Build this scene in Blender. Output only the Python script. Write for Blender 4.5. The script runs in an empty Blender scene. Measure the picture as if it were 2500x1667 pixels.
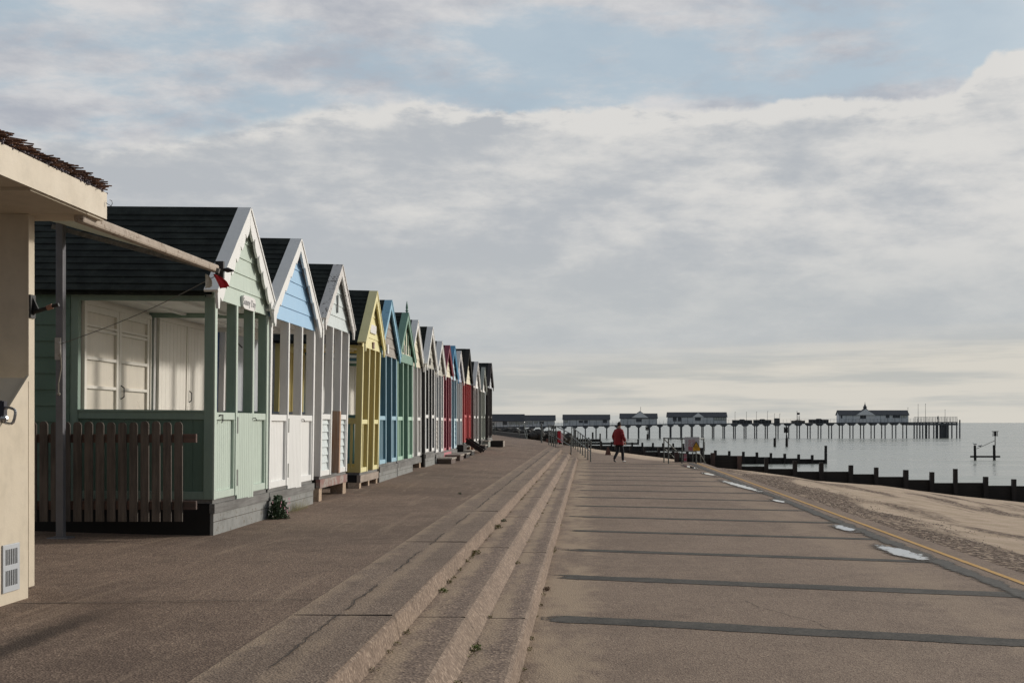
import bpy, bmesh, math, random
from mathutils import Vector, Matrix, noise
R = math.radians
random.seed(7)
SC = bpy.context.scene
COL = SC.collection

# ------------------------------------------------------------------ camera, light, exposure
SUN_AZ, SUN_EL = R(56), R(19)
cam_d = bpy.data.cameras.new('camera'); cam = bpy.data.objects.new('camera', cam_d); COL.objects.link(cam)
cam.location = (0, 0, 1.75); cam.rotation_euler = (R(90), 0, 0)
cam_d.lens = 36*2880/2500; cam_d.sensor_width = 36
cam_d.shift_x = -185/2500; cam_d.shift_y = 198/2500
cam_d.clip_start = 0.1; cam_d.clip_end = 60000
SC.camera = cam
sun_d = bpy.data.lights.new('sun', 'SUN'); sun = bpy.data.objects.new('sun', sun_d); COL.objects.link(sun)
S = Vector((math.sin(SUN_AZ)*math.cos(SUN_EL), math.cos(SUN_AZ)*math.cos(SUN_EL), math.sin(SUN_EL)))
sun.rotation_euler = S.to_track_quat('Z', 'Y').to_euler(); sun.location = (20, 10, 20)
sun_d.energy = 2.2; sun_d.angle = R(5.0); sun_d.color = (1.0, 0.945, 0.87)
SC.render.resolution_x = 1024; SC.render.resolution_y = 682
SC.view_settings.view_transform = 'Standard'; SC.view_settings.look = 'None'
SC.view_settings.exposure = 0.0; SC.view_settings.gamma = 1.0
SC.render.engine = 'CYCLES'

W = bpy.data.worlds.new('World'); SC.world = W; W.use_nodes = True
nt = W.node_tree; nt.nodes.clear()
class NB:
    def __init__(s, t): s.t = t
    def n(s, typ, **k):
        nd = s.t.nodes.new(typ)
        for a, b in k.items(): setattr(nd, a, b)
        return nd
    def put(s, sock, v):
        if isinstance(v, bpy.types.NodeSocket): s.t.links.new(v, sock)
        elif v is not None:
            try: sock.default_value = v
            except Exception: sock.default_value = (*v, 1) if len(v) == 3 else v
    def m(s, op, a, b=None, c=None, clamp=False):
        nd = s.n('ShaderNodeMath', operation=op); nd.use_clamp = clamp
        s.put(nd.inputs[0], a)
        if b is not None: s.put(nd.inputs[1], b)
        if c is not None: s.put(nd.inputs[2], c)
        return nd.outputs[0]
    def ramp(s, v, a, b, lo=0.0, hi=1.0):
        nd = s.n('ShaderNodeMapRange', interpolation_type='SMOOTHSTEP')
        s.put(nd.inputs[0], v); s.put(nd.inputs[1], a); s.put(nd.inputs[2], b); s.put(nd.inputs[3], lo); s.put(nd.inputs[4], hi)
        return nd.outputs[0]
    def mix(s, f, a, b, bt='MIX'):
        nd = s.n('ShaderNodeMix', data_type='RGBA', blend_type=bt)
        s.put(nd.inputs[0], f)
        for i, v in ((6, a), (7, b)):
            s.put(nd.inputs[i], (*v, 1) if isinstance(v, tuple) and len(v) == 3 else v)
        return nd.outputs[2]
    def noise(s, vec, scale, detail=4, rough=0.5, dist=0.0, out=0):
        nd = s.n('ShaderNodeTexNoise')
        if vec is not None: s.put(nd.inputs['Vector'], vec)
        nd.inputs['Scale'].default_value = scale; nd.inputs['Detail'].default_value = detail
        nd.inputs['Roughness'].default_value = rough; nd.inputs['Distortion'].default_value = dist
        return nd.outputs[out]
    def vec(s, x, y, z):
        nd = s.n('ShaderNodeCombineXYZ')
        s.put(nd.inputs[0], x); s.put(nd.inputs[1], y); s.put(nd.inputs[2], z)
        return nd.outputs[0]
w = NB(nt)
tc = w.n('ShaderNodeTexCoord').outputs['Generated']
sp = w.n('ShaderNodeSeparateXYZ'); w.put(sp.inputs[0], tc)
dx, dy, dz = sp.outputs
az = w.m('ARCTAN2', dx, dy)
hor = w.m('SQRT', w.m('ADD', w.m('MULTIPLY', dx, dx), w.m('MULTIPLY', dy, dy)))
v = w.m('DIVIDE', w.m('MAXIMUM', dz, 0.0), w.m('MAXIMUM', hor, 0.02))
zz = w.m('ADD', w.m('MAXIMUM', dz, 0.0), 0.16)
px = w.m('DIVIDE', dx, zz); py = w.m('DIVIDE', dy, zz)
pv = w.vec(px, py, 0.0)
sky = w.n('ShaderNodeTexSky', sky_type='NISHITA'); sky.sun_disc = False
sky.sun_elevation = SUN_EL; sky.sun_rotation = SUN_AZ; sky.air_density = 1.2; sky.dust_density = 2.0
skyc = w.mix(1.0, sky.outputs[0], (0.1, 0.1, 0.1), 'MULTIPLY')
blue = w.mix(0.78, skyc, (0.44, 0.55, 0.64))
# fibrous clouds over the top of the sky
nA = w.noise(w.vec(w.m('MULTIPLY', px, 1.0), w.m('MULTIPLY', py, 1.35), 3.1), 2.1, 11, 0.62, 0.15)
nA2 = w.noise(pv, 4.2, 6, 0.6)
cov = w.m('ADD', nA, w.m('MULTIPLY', w.m('SUBTRACT', nA2, 0.5), 0.38))
cov = w.m('SUBTRACT', cov, w.ramp(w.m('ABSOLUTE', w.m('SUBTRACT', v, w.m('ADD', 0.290, w.m('MULTIPLY', az, 0.03)))), 0.0, 0.06, 0.09, 0.0))
cov = w.m('ADD', cov, w.m('MULTIPLY', az, -0.10))
maskA = w.ramp(cov, 0.36, 0.57)
shA = w.noise(pv, 3.4, 9, 0.62, 0.1)
cA = w.mix(w.ramp(shA, 0.33, 0.66), (0.42, 0.44, 0.49), (0.68, 0.67, 0.67))
c1 = w.mix(w.m('ADD', w.m('MULTIPLY', maskA, 0.78), 0.16), blue, cA)
# the long cloud bank
e1 = w.noise(w.vec(w.m('MULTIPLY', az, 6.0), w.m('MULTIPLY', v, 9.0), 0.3), 1.0, 5, 0.6)
e2 = w.noise(w.vec(w.m('MULTIPLY', az, 26.0), w.m('MULTIPLY', v, 34.0), 1.7), 1.0, 5, 0.6)
edge = w.m('ADD', w.m('SUBTRACT', 0.268, w.ramp(az, -0.15, -0.45, 0.0, 0.045)), w.m('ADD', w.m('MULTIPLY', w.m('SUBTRACT', e1, 0.5), 0.035), w.m('MULTIPLY', w.m('SUBTRACT', e2, 0.5), 0.022)))
edge = w.m('ADD', edge, w.ramp(az, 0.300, 0.335, 0.0, 0.026))
dd = w.m('SUBTRACT', edge, v)
bank = w.ramp(dd, 0.0, w.ramp(az, -0.40, -0.10, 0.022, 0.006))
sh1 = w.noise(w.vec(w.m('MULTIPLY', az, 7.5), w.m('MULTIPLY', v, 19.0), 5.0), 1.0, 9, 0.60, 0.15)
sh2 = w.noise(w.vec(w.m('MULTIPLY', az, 20.0), w.m('MULTIPLY', v, 55.0), 2.0), 1.0, 8, 0.6, 0.1)
bl = w.m('ADD', w.m('MULTIPLY', sh1, 0.7), w.m('MULTIPLY', sh2, 0.3))
bl = w.m('ADD', bl, w.m('MULTIPLY', w.ramp(dd, 0.0, 0.03, 0.40, 0.0), w.ramp(sh2, 0.30, 0.66, 0.05, 1.0)))
fl = w.noise(w.vec(w.m('MULTIPLY', az, 42.0), w.m('MULTIPLY', v, 95.0), 4.0), 1.0, 6, 0.6)
bl = w.m('ADD', bl, w.m('MULTIPLY', w.m('SUBTRACT', fl, 0.5), w.ramp(v, 0.08, 0.2, 0.05, 0.16)))
bl = w.m('ADD', bl, w.m('MULTIPLY', az, 0.22))
bl = w.m('SUBTRACT', bl, w.ramp(v, 0.07, 0.14, 0.05, 0.0))
bcol = w.mix(w.ramp(bl, 0.38, 0.68), (0.465, 0.49, 0.52), (0.70, 0.69, 0.67))
bsoft = w.mix(w.m('MULTIPLY', w.ramp(v, 0.18, 0.08), 0.6), bcol, (0.50, 0.525, 0.53))
c2 = w.mix(bank, c1, bsoft)
# pale warm strip over the sea
lown = w.noise(w.vec(w.m('MULTIPLY', az, 5.0), w.m('MULTIPLY', v, 60.0), 8.0), 1.0, 5, 0.55)
lowm = w.ramp(w.m('ADD', w.m('SUBTRACT', w.m('ADD', 0.058, w.m('MULTIPLY', az, 0.05)), v), w.m('MULTIPLY', w.m('SUBTRACT', lown, 0.5), 0.02)), -0.012, 0.022)
lcol = w.mix(w.ramp(w.m('ADD', lown, w.m('MULTIPLY', az, 0.25)), 0.42, 0.62), (0.51, 0.515, 0.49), (0.665, 0.635, 0.57))
c3 = w.mix(w.m('MULTIPLY', lowm, w.ramp(az, -0.45, 0.05, 0.35, 1.0)), c2, lcol)
# unseen sky overhead and inland darkened to deepen the shade
behind = w.ramp(dy, 0.3, -0.6)
over = w.ramp(v, 0.42, 1.2)
dk = w.m('MAXIMUM', w.m('MULTIPLY', behind, 1.0), w.m('MULTIPLY', over, 0.55))
tot = w.mix(w.m('MULTIPLY', dk, 0.9), c3, (0.19, 0.21, 0.245))
# added glow round the sun, out of view, to brighten the hut fronts
vm = w.n('ShaderNodeVectorMath', operation='DOT_PRODUCT'); w.put(vm.inputs[0], tc); vm.inputs[1].default_value = tuple(S)
glow = w.m('POWER', w.ramp(vm.outputs['Value'], 0.80, 1.0), 1.4)
tot = w.mix(w.m('MULTIPLY', glow, 1.0), tot, (2.1, 1.92, 1.7))
bg = w.n('ShaderNodeBackground'); w.put(bg.inputs[0], tot); bg.inputs[1].default_value = 1.0
wo = w.n('ShaderNodeOutputWorld'); nt.links.new(bg.outputs[0], wo.inputs[0])

# ------------------------------------------------------------------ helpers
def lin(c):
    c /= 255.0
    return c/12.92 if c <= 0.04045 else ((c+0.055)/1.055)**2.4
def rgb(h):
    h = h.lstrip('#'); return tuple(lin(int(h[i:i+2], 16)) for i in (0, 2, 4))
def P(x, y, Y):
    """source-photo measurement at distance Y -> world point"""
    return Vector(((x-1435)/2880*Y, Y, 1.75-(y-1031.5)/2880*Y))
_mats = {}
def newmat(name):
    m = bpy.data.materials.new(name); m.use_nodes = True; t = m.node_tree
    b = t.nodes['Principled BSDF']; return m, NB(t), b
def bump(n, b, h, strength, dist=0.01):
    bn = n.n('ShaderNodeBump'); bn.inputs['Strength'].default_value = strength; bn.inputs['Distance'].default_value = dist
    n.put(bn.inputs['Height'], h); n.t.links.new(bn.outputs[0], b.inputs['Normal'])
def paint(name, hexc, rough=0.55, wear=0.25, peel=0.0, peelc='8b857c', streak=True):
    if name in _mats: return _mats[name]
    m, n, b = newmat(name); c = rgb(hexc)
    tcn = n.n('ShaderNodeTexCoord').outputs['Object']
    mp = n.n('ShaderNodeMapping'); n.put(mp.inputs[0], tcn); mp.inputs['Scale'].default_value = (22, 22, 1.6) if streak else (9, 9, 9)
    s1 = n.noise(mp.outputs[0], 1.0, 5, 0.6)
    s2 = n.noise(tcn, 2.3, 5, 0.6)
    f = n.m('MULTIPLY', n.ramp(n.m('ADD', n.m('MULTIPLY', s1, 0.6), n.m('MULTIPLY', s2, 0.4)), 0.42, 0.68), wear)
    dark = tuple(x*0.62+0.012 for x in c)
    col = n.mix(f, c, dark)
    f2 = n.m('MULTIPLY', n.ramp(n.noise(tcn, 7, 4, 0.6), 0.55, 0.7), wear*0.5)
    col = n.mix(f2, col, tuple(min(1, x*1.15+0.015) for x in c))
    if peel > 0:
        pm = n.ramp(n.noise(tcn, 26, 5, 0.65, 0.4), 0.68-peel*0.3, 0.70-peel*0.3)
        pm = n.m('MULTIPLY', pm, n.ramp(n.noise(tcn, 4.0, 3, 0.5), 0.40, 0.56))
        col = n.mix(pm, col, rgb(peelc))
    n.put(b.inputs['Base Color'], col)
    b.inputs['Roughness'].default_value = rough
    n.put(b.inputs['Roughness'], n.ramp(s2, 0.3, 0.7, rough-0.08, rough+0.15))
    bump(n, b, n.m('ADD', s1, n.noise(tcn, 60, 3, 0.6)), 0.25, 0.004)
    _mats[name] = m; return m
def wood(name, hexc, hex2, rough=0.8, axis='z'):
    if name in _mats: return _mats[name]
    m, n, b = newmat(name)
    tcn = n.n('ShaderNodeTexCoord').outputs['Object']
    mp = n.n('ShaderNodeMapping'); n.put(mp.inputs[0], tcn)
    mp.inputs['Scale'].default_value = {'z': (28, 28, 2), 'x': (2, 28, 28), 'y': (28, 2, 28)}[axis]
    s1 = n.noise(mp.outputs[0], 1.0, 6, 0.65, 0.3); s2 = n.noise(tcn, 1.7, 4, 0.6)
    f = n.ramp(n.m('ADD', n.m('MULTIPLY', s1, 0.6), n.m('MULTIPLY', s2, 0.4)), 0.36, 0.64)
    n.put(b.inputs['Base Color'], n.mix(f, rgb(hexc), rgb(hex2)))
    b.inputs['Roughness'].default_value = rough
    bump(n, b, s1, 0.5, 0.006)
    _mats[name] = m; return m
def plain(name, hexc, rough=0.6, metal=0.0, var=0.2, scale=12):
    if name in _mats: return _mats[name]
    m, n, b = newmat(name); c = rgb(hexc)
    tcn = n.n('ShaderNodeTexCoord').outputs['Object']
    s = n.noise(tcn, scale, 5, 0.6)
    n.put(b.inputs['Base Color'], n.mix(n.m('MULTIPLY', n.ramp(s, 0.35, 0.65), var), c, tuple(x*0.5 for x in c)))
    b.inputs['Roughness'].default_value = rough; b.inputs['Metallic'].default_value = metal
    bump(n, b, s, 0.2, 0.003)
    _mats[name] = m; return m
def concrete(name, ca, cb, cc, fine=70, sandy=None, patch=0.35, white=0.0, stain=None):
    if name in _mats: return _mats[name]
    m, n, b = newmat(name)
    tcn = n.n('ShaderNodeTexCoord').outputs['Object']
    big = n.noise(tcn, 0.45, 6, 0.6, 0.3); mid = n.noise(tcn, 3.2, 6, 0.65)
    vo = n.n('ShaderNodeTexVoronoi'); n.put(vo.inputs['Vector'], tcn); vo.inputs['Scale'].default_value = fine
    spv = n.n('ShaderNodeSeparateColor'); n.put(spv.inputs[0], vo.outputs['Color'])
    g = n.noise(tcn, fine*0.33, 5, 0.75)
    col = n.mix(n.ramp(n.m('ADD', n.m('MULTIPLY', g, 0.75), n.m('MULTIPLY', spv.outputs[0], 0.25)), 0.30, 0.66), rgb(ca), rgb(cb))
    col = n.mix(n.m('MULTIPLY', n.ramp(spv.outputs[1], 0.80, 0.92), 0.55), col, rgb(cc))
    col = n.mix(n.m('MULTIPLY', n.ramp(n.m('ADD', n.m('MULTIPLY', big, 0.6), n.m('MULTIPLY', mid, 0.4)), 0.42, 0.62), patch), col, tuple(x*0.62 for x in rgb(ca)))
    sxw = n.n('ShaderNodeSeparateXYZ'); n.put(sxw.inputs[0], tcn)
    stv = n.noise(n.vec(n.m('MULTIPLY', sxw.outputs[0], 7.0), n.m('MULTIPLY', sxw.outputs[1], 0.5), 0.0), 1.0, 6, 0.65, 0.6)
    col = n.mix(n.m('MULTIPLY', n.ramp(stv, 0.52, 0.72), patch*0.9), col, rgb('9f8b77'))
    blot = n.noise(tcn, 1.1, 6, 0.7, 1.2)
    col = n.mix(n.m('MULTIPLY', n.ramp(blot, 0.58, 0.70), patch*0.8), col, tuple(x*0.5 for x in rgb(ca)))
    if stain:
        sx = n.n('ShaderNodeSeparateXYZ'); n.put(sx.inputs[0], tcn)
        for off, hw, am in ((0.0, .13, .75), (-.62, .10, .5)):
            d = n.m('ABSOLUTE', n.m('SUBTRACT', sx.outputs[0], stain[0]+off))
            mk = n.ramp(n.m('ADD', d, n.m('MULTIPLY', n.m('SUBTRACT', n.noise(tcn, 5, 5, 0.7), 0.5), hw*1.6)), hw*1.3, hw*0.2)
            mk = n.m('MULTIPLY', mk, n.ramp(sx.outputs[1], stain[1]+.3, stain[1]-1.2))
            col = n.mix(n.m('MULTIPLY', mk, am), col, rgb('2e241e'))
    if sandy:
        sx = n.n('ShaderNodeSeparateXYZ'); n.put(sx.inputs[0], tcn)
        for (x0, x1, amt) in sandy:
            xm = (x0+x1)/2; hw = (x1-x0)/2
            d = n.m('ABSOLUTE', n.m('SUBTRACT', sx.outputs[0], xm))
            mk = n.ramp(n.m('ADD', d, n.m('MULTIPLY', n.m('SUBTRACT', mid, 0.5), hw*2.2)), hw, hw*0.2)
            mk = n.m('MULTIPLY', mk, n.ramp(n.noise(n.vec(sx.outputs[0], n.m('MULTIPLY', sx.outputs[1], 0.35), 0.0), 1.6, 6, 0.65), 0.34, 0.56))
            col = n.mix(n.m('MULTIPLY', mk, amt), col, rgb('a38f79'))
    n.put(b.inputs['Base Color'], col); b.inputs['Roughness'].default_value = 0.88
    b.inputs['Specular IOR Level'].default_value = 0.3
    bump(n, b, n.m('ADD', n.m('MULTIPLY', g, 0.8), vo.outputs['Distance']), 0.6, 0.008)
    _mats[name] = m; return m

class MB:
    def __init__(s): s.v = []; s.f = []
    def add(s, vs, fs):
        o = len(s.v); s.v += [Vector(a) for a in vs]; s.f += [tuple(i+o for i in f) for f in fs]; return s
    def box(s, x0, x1, y0, y1, z0, z1):
        return s.add([(x0,y0,z0),(x1,y0,z0),(x1,y1,z0),(x0,y1,z0),(x0,y0,z1),(x1,y0,z1),(x1,y1,z1),(x0,y1,z1)],
                     [(3,2,1,0),(4,5,6,7),(0,1,5,4),(1,2,6,5),(2,3,7,6),(3,0,4,7)])
    def prism(s, pts, ax, lo, hi):
        n_ = len(pts)
        def mk(p, c): return {'x': (c, p[0], p[1]), 'y': (p[0], c, p[1]), 'z': (p[0], p[1], c)}[ax]
        vs = [mk(p, lo) for p in pts]+[mk(p, hi) for p in pts]
        return s.add(vs, [tuple(range(n_))[::-1], tuple(range(n_, 2*n_))]+[(i, (i+1) % n_, n_+(i+1) % n_, n_+i) for i in range(n_)])
    def beam(s, a, b, wd, ht, up=(0,0,1)):
        a = Vector(a); b = Vector(b); d = (b-a).normalized(); u = Vector(up)
        sd = d.cross(u)
        if sd.length < 1e-4: sd = d.cross(Vector((0,1,0)))
        sd.normalize(); u = sd.cross(d).normalized()
        vs = [c+sd*i*wd/2+u*j*ht/2 for c in (a, b) for i, j in ((-1,-1),(1,-1),(1,1),(-1,1))]
        return s.add(vs, [(3,2,1,0),(4,5,6,7),(0,1,5,4),(1,2,6,5),(2,3,7,6),(3,0,4,7)])
    def tube(s, a, b, r, r2=None, n_=8):
        a = Vector(a); b = Vector(b); d = (b-a).normalized(); r2 = r if r2 is None else r2
        sd = d.cross(Vector((0,0,1)))
        if sd.length < 1e-3: sd = Vector((1,0,0))
        sd.normalize(); u = sd.cross(d)
        vs = []
        for c, rr in ((a, r), (b, r2)):
            for i in range(n_):
                t = 2*math.pi*i/n_; vs.append(c+sd*math.cos(t)*rr+u*math.sin(t)*rr)
        return s.add(vs, [tuple(range(n_)), tuple(range(2*n_-1, n_-1, -1))]+[(i, n_+i, n_+(i+1) % n_, (i+1) % n_) for i in range(n_)])
    def path(s, pts, r, n_=8):
        for a, b in zip(pts, pts[1:]): s.tube(a, b, r, n_=n_)
        for p in pts[1:-1]: s.ball(p, r*1.02, 6, 4)
        return s
    def ball(s, c, r, nu=10, nv=6, sc=(1,1,1)):
        c = Vector(c); vs = []; fs = []
        for j in range(nv+1):
            for i in range(nu):
                ph = math.pi*j/nv; th = 2*math.pi*i/nu
                vs.append((c.x+r*sc[0]*math.sin(ph)*math.cos(th), c.y+r*sc[1]*math.sin(ph)*math.sin(th), c.z+r*sc[2]*math.cos(ph)))
        for j in range(nv):
            for i in range(nu):
                fs.append((j*nu+i, (j+1)*nu+i, (j+1)*nu+(i+1) % nu, j*nu+(i+1) % nu))
        return s.add(vs, fs)
    def lathe(s, c, prof, n_=12):
        c = Vector(c); vs = []; fs = []; k = len(prof)
        for r, z in prof:
            for i in range(n_):
                t = 2*math.pi*i/n_; vs.append((c.x+r*math.cos(t), c.y+r*math.sin(t), c.z+z))
        for j in range(k-1):
            for i in range(n_): fs.append((j*n_+i, j*n_+(i+1) % n_, (j+1)*n_+(i+1) % n_, (j+1)*n_+i))
        fs.append(tuple(range(n_))[::-1]); fs.append(tuple((k-1)*n_+i for i in range(n_)))
        return s.add(vs, fs)
    def quad(s, a, b, c, d): return s.add([a, b, c, d], [(0,1,2,3)])
    def build(s, name, mat, parent=None, label=None, bevel=0.0, smooth=False):
        me = bpy.data.meshes.new(name); me.from_pydata([tuple(a) for a in s.v], [], s.f); me.materials.append(mat)
        if smooth:
            for p in me.polygons: p.use_smooth = True
        o = bpy.data.objects.new(name, me); COL.objects.link(o)
        if parent: o.parent = parent
        if label: o['label'] = label
        if bevel > 0:
            bv = o.modifiers.new('bevel', 'BEVEL'); bv.width = bevel; bv.segments = 2; bv.limit_method = 'ANGLE'
        return o
def tag(o, label=None, cat=None, group=None, kind=None):
    if label: o['label'] = label
    if cat: o['category'] = cat
    if group: o['group'] = group
    if kind: o['kind'] = kind
    return o
def thing(name, label, cat, loc=(0,0,0), rz=0, group=None):
    o = bpy.data.objects.new(name, None); COL.objects.link(o); o.location = loc; o.rotation_euler = (0,0,rz)
    o.empty_display_size = 0.2
    return tag(o, label, cat, group)
def text_mesh(name, txt, size, mat, parent, mtx, extrude=0.002, label=None):
    cu = bpy.data.curves.new(name, 'FONT'); cu.body = txt; cu.size = size; cu.extrude = extrude; cu.align_x = 'CENTER'; cu.align_y = 'CENTER'
    to = bpy.data.objects.new('tmp', cu); COL.objects.link(to)
    dg = bpy.context.evaluated_depsgraph_get(); me = bpy.data.meshes.new_from_object(to.evaluated_get(dg))
    bpy.data.objects.remove(to); me.transform(mtx); me.materials.clear(); me.materials.append(mat)
    o = bpy.data.objects.new(name, me); COL.objects.link(o); o.parent = parent
    if label: o['label'] = label
    return o
# text lying in the plane x=const facing +x : local x->-? (reads left to right along +y)
FACE_X = Matrix(((0,0,1,0),(1,0,0,0),(0,1,0,0),(0,0,0,1)))
# facing -y (towards camera): text x->+x, y->z, normal -y
FACE_Y = Matrix(((1,0,0,0),(0,0,-1,0),(0,1,0,0),(0,0,0,1)))

# ------------------------------------------------------------------ materials
M_UP = concrete('upper_promenade_concrete', '67554a', '887464', 'b29c86', 75, patch=0.5, stain=(-3.34, 8.5))
M_UPE = concrete('edge_slab_concrete', '6c5c50', '8d7b6c', 'ae9c8a', 75, sandy=[(-2.25,-1.85,0.75),(-1.72,-1.5,0.5)], patch=0.3)
M_LOW = concrete('lower_promenade_concrete', '756255', '92806f', 'ac9783', 75, sandy=[(-0.62,0.18,1.0),(3.1,4.2,0.4)], patch=0.34)
M_STEP = concrete('step_concrete', '6a5a4f', '8d7b6d', 'bda58f', 50, sandy=[(-0.86,-0.62,0.9),(-1.30,-1.05,0.9)], patch=0.25)
M_RISER = concrete('riser_concrete', '6f5f52', '8f7d6e', 'b8a491', 50, patch=0.3)
M_BIT = plain('bitumen_strip', '4a4843', 0.95, 0, 0.35, 9)
m, n, b = newmat('bitumen_band'); tcn = n.n('ShaderNodeTexCoord').outputs['Object']
sxb = n.n('ShaderNodeSeparateXYZ'); n.put(sxb.inputs[0], tcn)
f1 = n.noise(tcn, 3.0, 6, 0.7); f2 = n.noise(tcn, 34, 5, 0.7)
n.put(b.inputs['Base Color'], n.mix(n.ramp(n.m('ADD', n.m('MULTIPLY', f1, .5), n.m('MULTIPLY', f2, .5)), .38, .62), rgb('403f3c'), rgb('5f5b55')))
b.inputs['Roughness'].default_value = .9; b.inputs['Specular IOR Level'].default_value = .2
bump(n, b, f2, .5, .006)
al = n.m('ADD', n.ramp(sxb.outputs[0], -.45, .35, -.22, .14), n.m('ADD', n.m('MULTIPLY', f1, .8), n.m('MULTIPLY', f2, .35)))
n.put(b.inputs['Alpha'], n.ramp(al, .36, .46)); M_BIT = m
M_CRACK = plain('crack_dark', '40372f', 0.95, 0, 0.3, 9)
M_WET = plain('wet_concrete', '59544d', 0.7, 0, 0.35, 5)
M_GALV = plain('galvanised_steel', '5a5f5b', 0.55, 0.2, 0.3, 20)
M_STEEL = plain('grey_steel_post', '6f6f74', 0.45, 0.3, 0.25, 6)
M_BLACK = plain('black_iron', '1b1918', 0.5, 0, 0.2, 20)
M_GROY = wood('groyne_timber', '231f1c', '14120f', 0.75, 'x')
M_GROYP = wood('groyne_post_timber', '2a2523', '171413', 0.75, 'z')
M_GROYL = wood('pale_post_timber', '5c4a45', '3a302d', 0.85, 'z')
M_PIER = plain('pier_timber_dark', '54575a', 0.8, 0, 0.3, 1)
M_PIERW = plain('pier_wall_white', 'dfe3e6', 0.7, 0, 0.15, 0.6)
M_PIERR = plain('pier_roof_slate', '474b51', 0.8, 0, 0.3, 0.8)
M_PIERG = plain('pier_window_dark', '4a4f56', 0.3, 0, 0.2, 2)
M_PIERL = plain('pier_window_lit', 'b9bdb6', 0.4, 0, 0.2, 2)
M_WHITE = paint('white_paint', 'e6e6e3', 0.5, 0.2)
M_CREAM = paint('cream_render', 'c9bda8', 0.7, 0.3, streak=False)
M_GREYB = concrete('grey_block', '6b6a66', '888680', '9a958a', 30, patch=0.4)
M_GREYB2 = paint('grey_masonry_paint', '8a8b88', .85, .6, .3, '6c6357', streak=False)
M_GREYW = wood('grey_beam', '7c7b78', '5e5c59', 0.8, 'y')
M_STONE = concrete('pale_pier_stone', 'a38e7b', 'bba68f', 'c9b59f', 40, patch=0.3)
M_DARKSK = plain('black_skirt', '191715', 0.85, 0, 0.3, 3)
m, n, b = newmat('roof_shingle'); tcn = n.n('ShaderNodeTexCoord').outputs['Object']
s_ = n.noise(tcn, 5, 5, 0.65); s2_ = n.noise(tcn, 90, 3, 0.6)
col = n.mix(n.ramp(s_, 0.35, 0.68), rgb('1e2221'), rgb('2f3431'))
bk = n.n('ShaderNodeTexBrick'); n.put(bk.inputs['Vector'], tcn)
n.put(b.inputs['Base Color'], n.mix(n.m('MULTIPLY', n.ramp(s2_, 0.5, 0.7), 0.3), col, rgb('4c504b'))); b.inputs['Roughness'].default_value = 0.92
b.inputs['Specular IOR Level'].default_value = 0.15
bump(n, b, s2_, 0.4, 0.004); M_ROOF = m
# sand
m, n, b = newmat('beach_sand'); tcn = n.n('ShaderNodeTexCoord').outputs['Object']
sxs = n.n('ShaderNodeSeparateXYZ'); n.put(sxs.inputs[0], tcn)
big = n.noise(n.vec(sxs.outputs[0], n.m('MULTIPLY', sxs.outputs[1], 0.22), 0.0), 0.55, 6, 0.62, 0.5)
fine = n.noise(tcn, 30, 5, 0.7); peb = n.noise(n.vec(sxs.outputs[0], n.m('MULTIPLY', sxs.outputs[1], 0.6), 0.0), 9, 5, 0.7)
sandc = n.mix(n.ramp(n.noise(tcn, 1.3, 4, 0.6), 0.35, 0.65), rgb('c8b49e'), rgb('b5a18b'))
nearw = n.m('ADD', n.ramp(sxs.outputs[0], 9.0, 5.6, -0.02, 0.17), n.ramp(sxs.outputs[1], 46.0, 53.0, 0.0, -0.28))
farw = n.ramp(n.m('ABSOLUTE', n.m('SUBTRACT', sxs.outputs[0], 13.2)), 2.0, 0.4, 0.0, 0.09)
pm = n.m('MULTIPLY', n.ramp(n.m('ADD', n.m('ADD', big, nearw), farw), 0.48, 0.62), n.ramp(peb, 0.38, 0.52))
pm = n.m('MAXIMUM', pm, n.m('MULTIPLY', n.ramp(peb, 0.66, 0.70), n.ramp(big, 0.38, 0.5)))
colp = n.mix(n.ramp(n.noise(tcn, 22, 3, 0.7), 0.4, 0.6), rgb('473a33'), rgb('6f5e52'))
col = n.mix(pm, sandc, colp)
wet = n.ramp(sxs.outputs[2], -1.95, -2.35)
col = n.mix(n.m('MULTIPLY', wet, 0.6), col, rgb('6a5b4e'))
n.put(b.inputs['Base Color'], col); b.inputs['Roughness'].default_value = 0.95; b.inputs['Specular IOR Level'].default_value = 0.15
bump(n, b, n.m('ADD', fine, n.m('MULTIPLY', peb, 1.5)), 0.9, 0.04); M_SAND = m
# sea
m, n, b = newmat('sea_water'); tcn = n.n('ShaderNodeTexCoord').outputs['Object']
sxs = n.n('ShaderNodeSeparateXYZ'); n.put(sxs.inputs[0], tcn)
wv = n.vec(n.m('MULTIPLY', sxs.outputs[0], 0.55), sxs.outputs[1], 0.0)
h = n.m('ADD', n.m('MULTIPLY', n.noise(wv, 0.9, 4, 0.55), 1.0), n.m('MULTIPLY', n.noise(wv, 0.12, 3, 0.5), 4.0))
b.inputs['Base Color'].default_value = (*rgb('5e6560'), 1); b.inputs['Roughness'].default_value = 0.12
b.inputs['IOR'].default_value = 1.33
lines = n.noise(n.vec(n.m('MULTIPLY', sxs.outputs[0], 0.02), n.m('MULTIPLY', sxs.outputs[1], 0.09), 0.0), 1.0, 5, 0.6)
n.put(b.inputs['Roughness'], n.ramp(lines, 0.35, 0.65, 0.16, 0.32))
n.put(b.inputs['Base Color'], n.mix(n.ramp(lines, 0.4, 0.65), rgb('848a84'), rgb('a3a79f')))
bump(n, b, h, 0.7, 0.06); M_SEA = m
m, n, b = newmat('puddle_water'); b.inputs['Base Color'].default_value = (*rgb('4a4743'), 1); b.inputs['Roughness'].default_value = 0.015
b.inputs['IOR'].default_value = 1.33
b.inputs['Coat Weight'].default_value = 1.0; b.inputs['Coat Roughness'].default_value = 0.01; M_PUD = m

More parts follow.
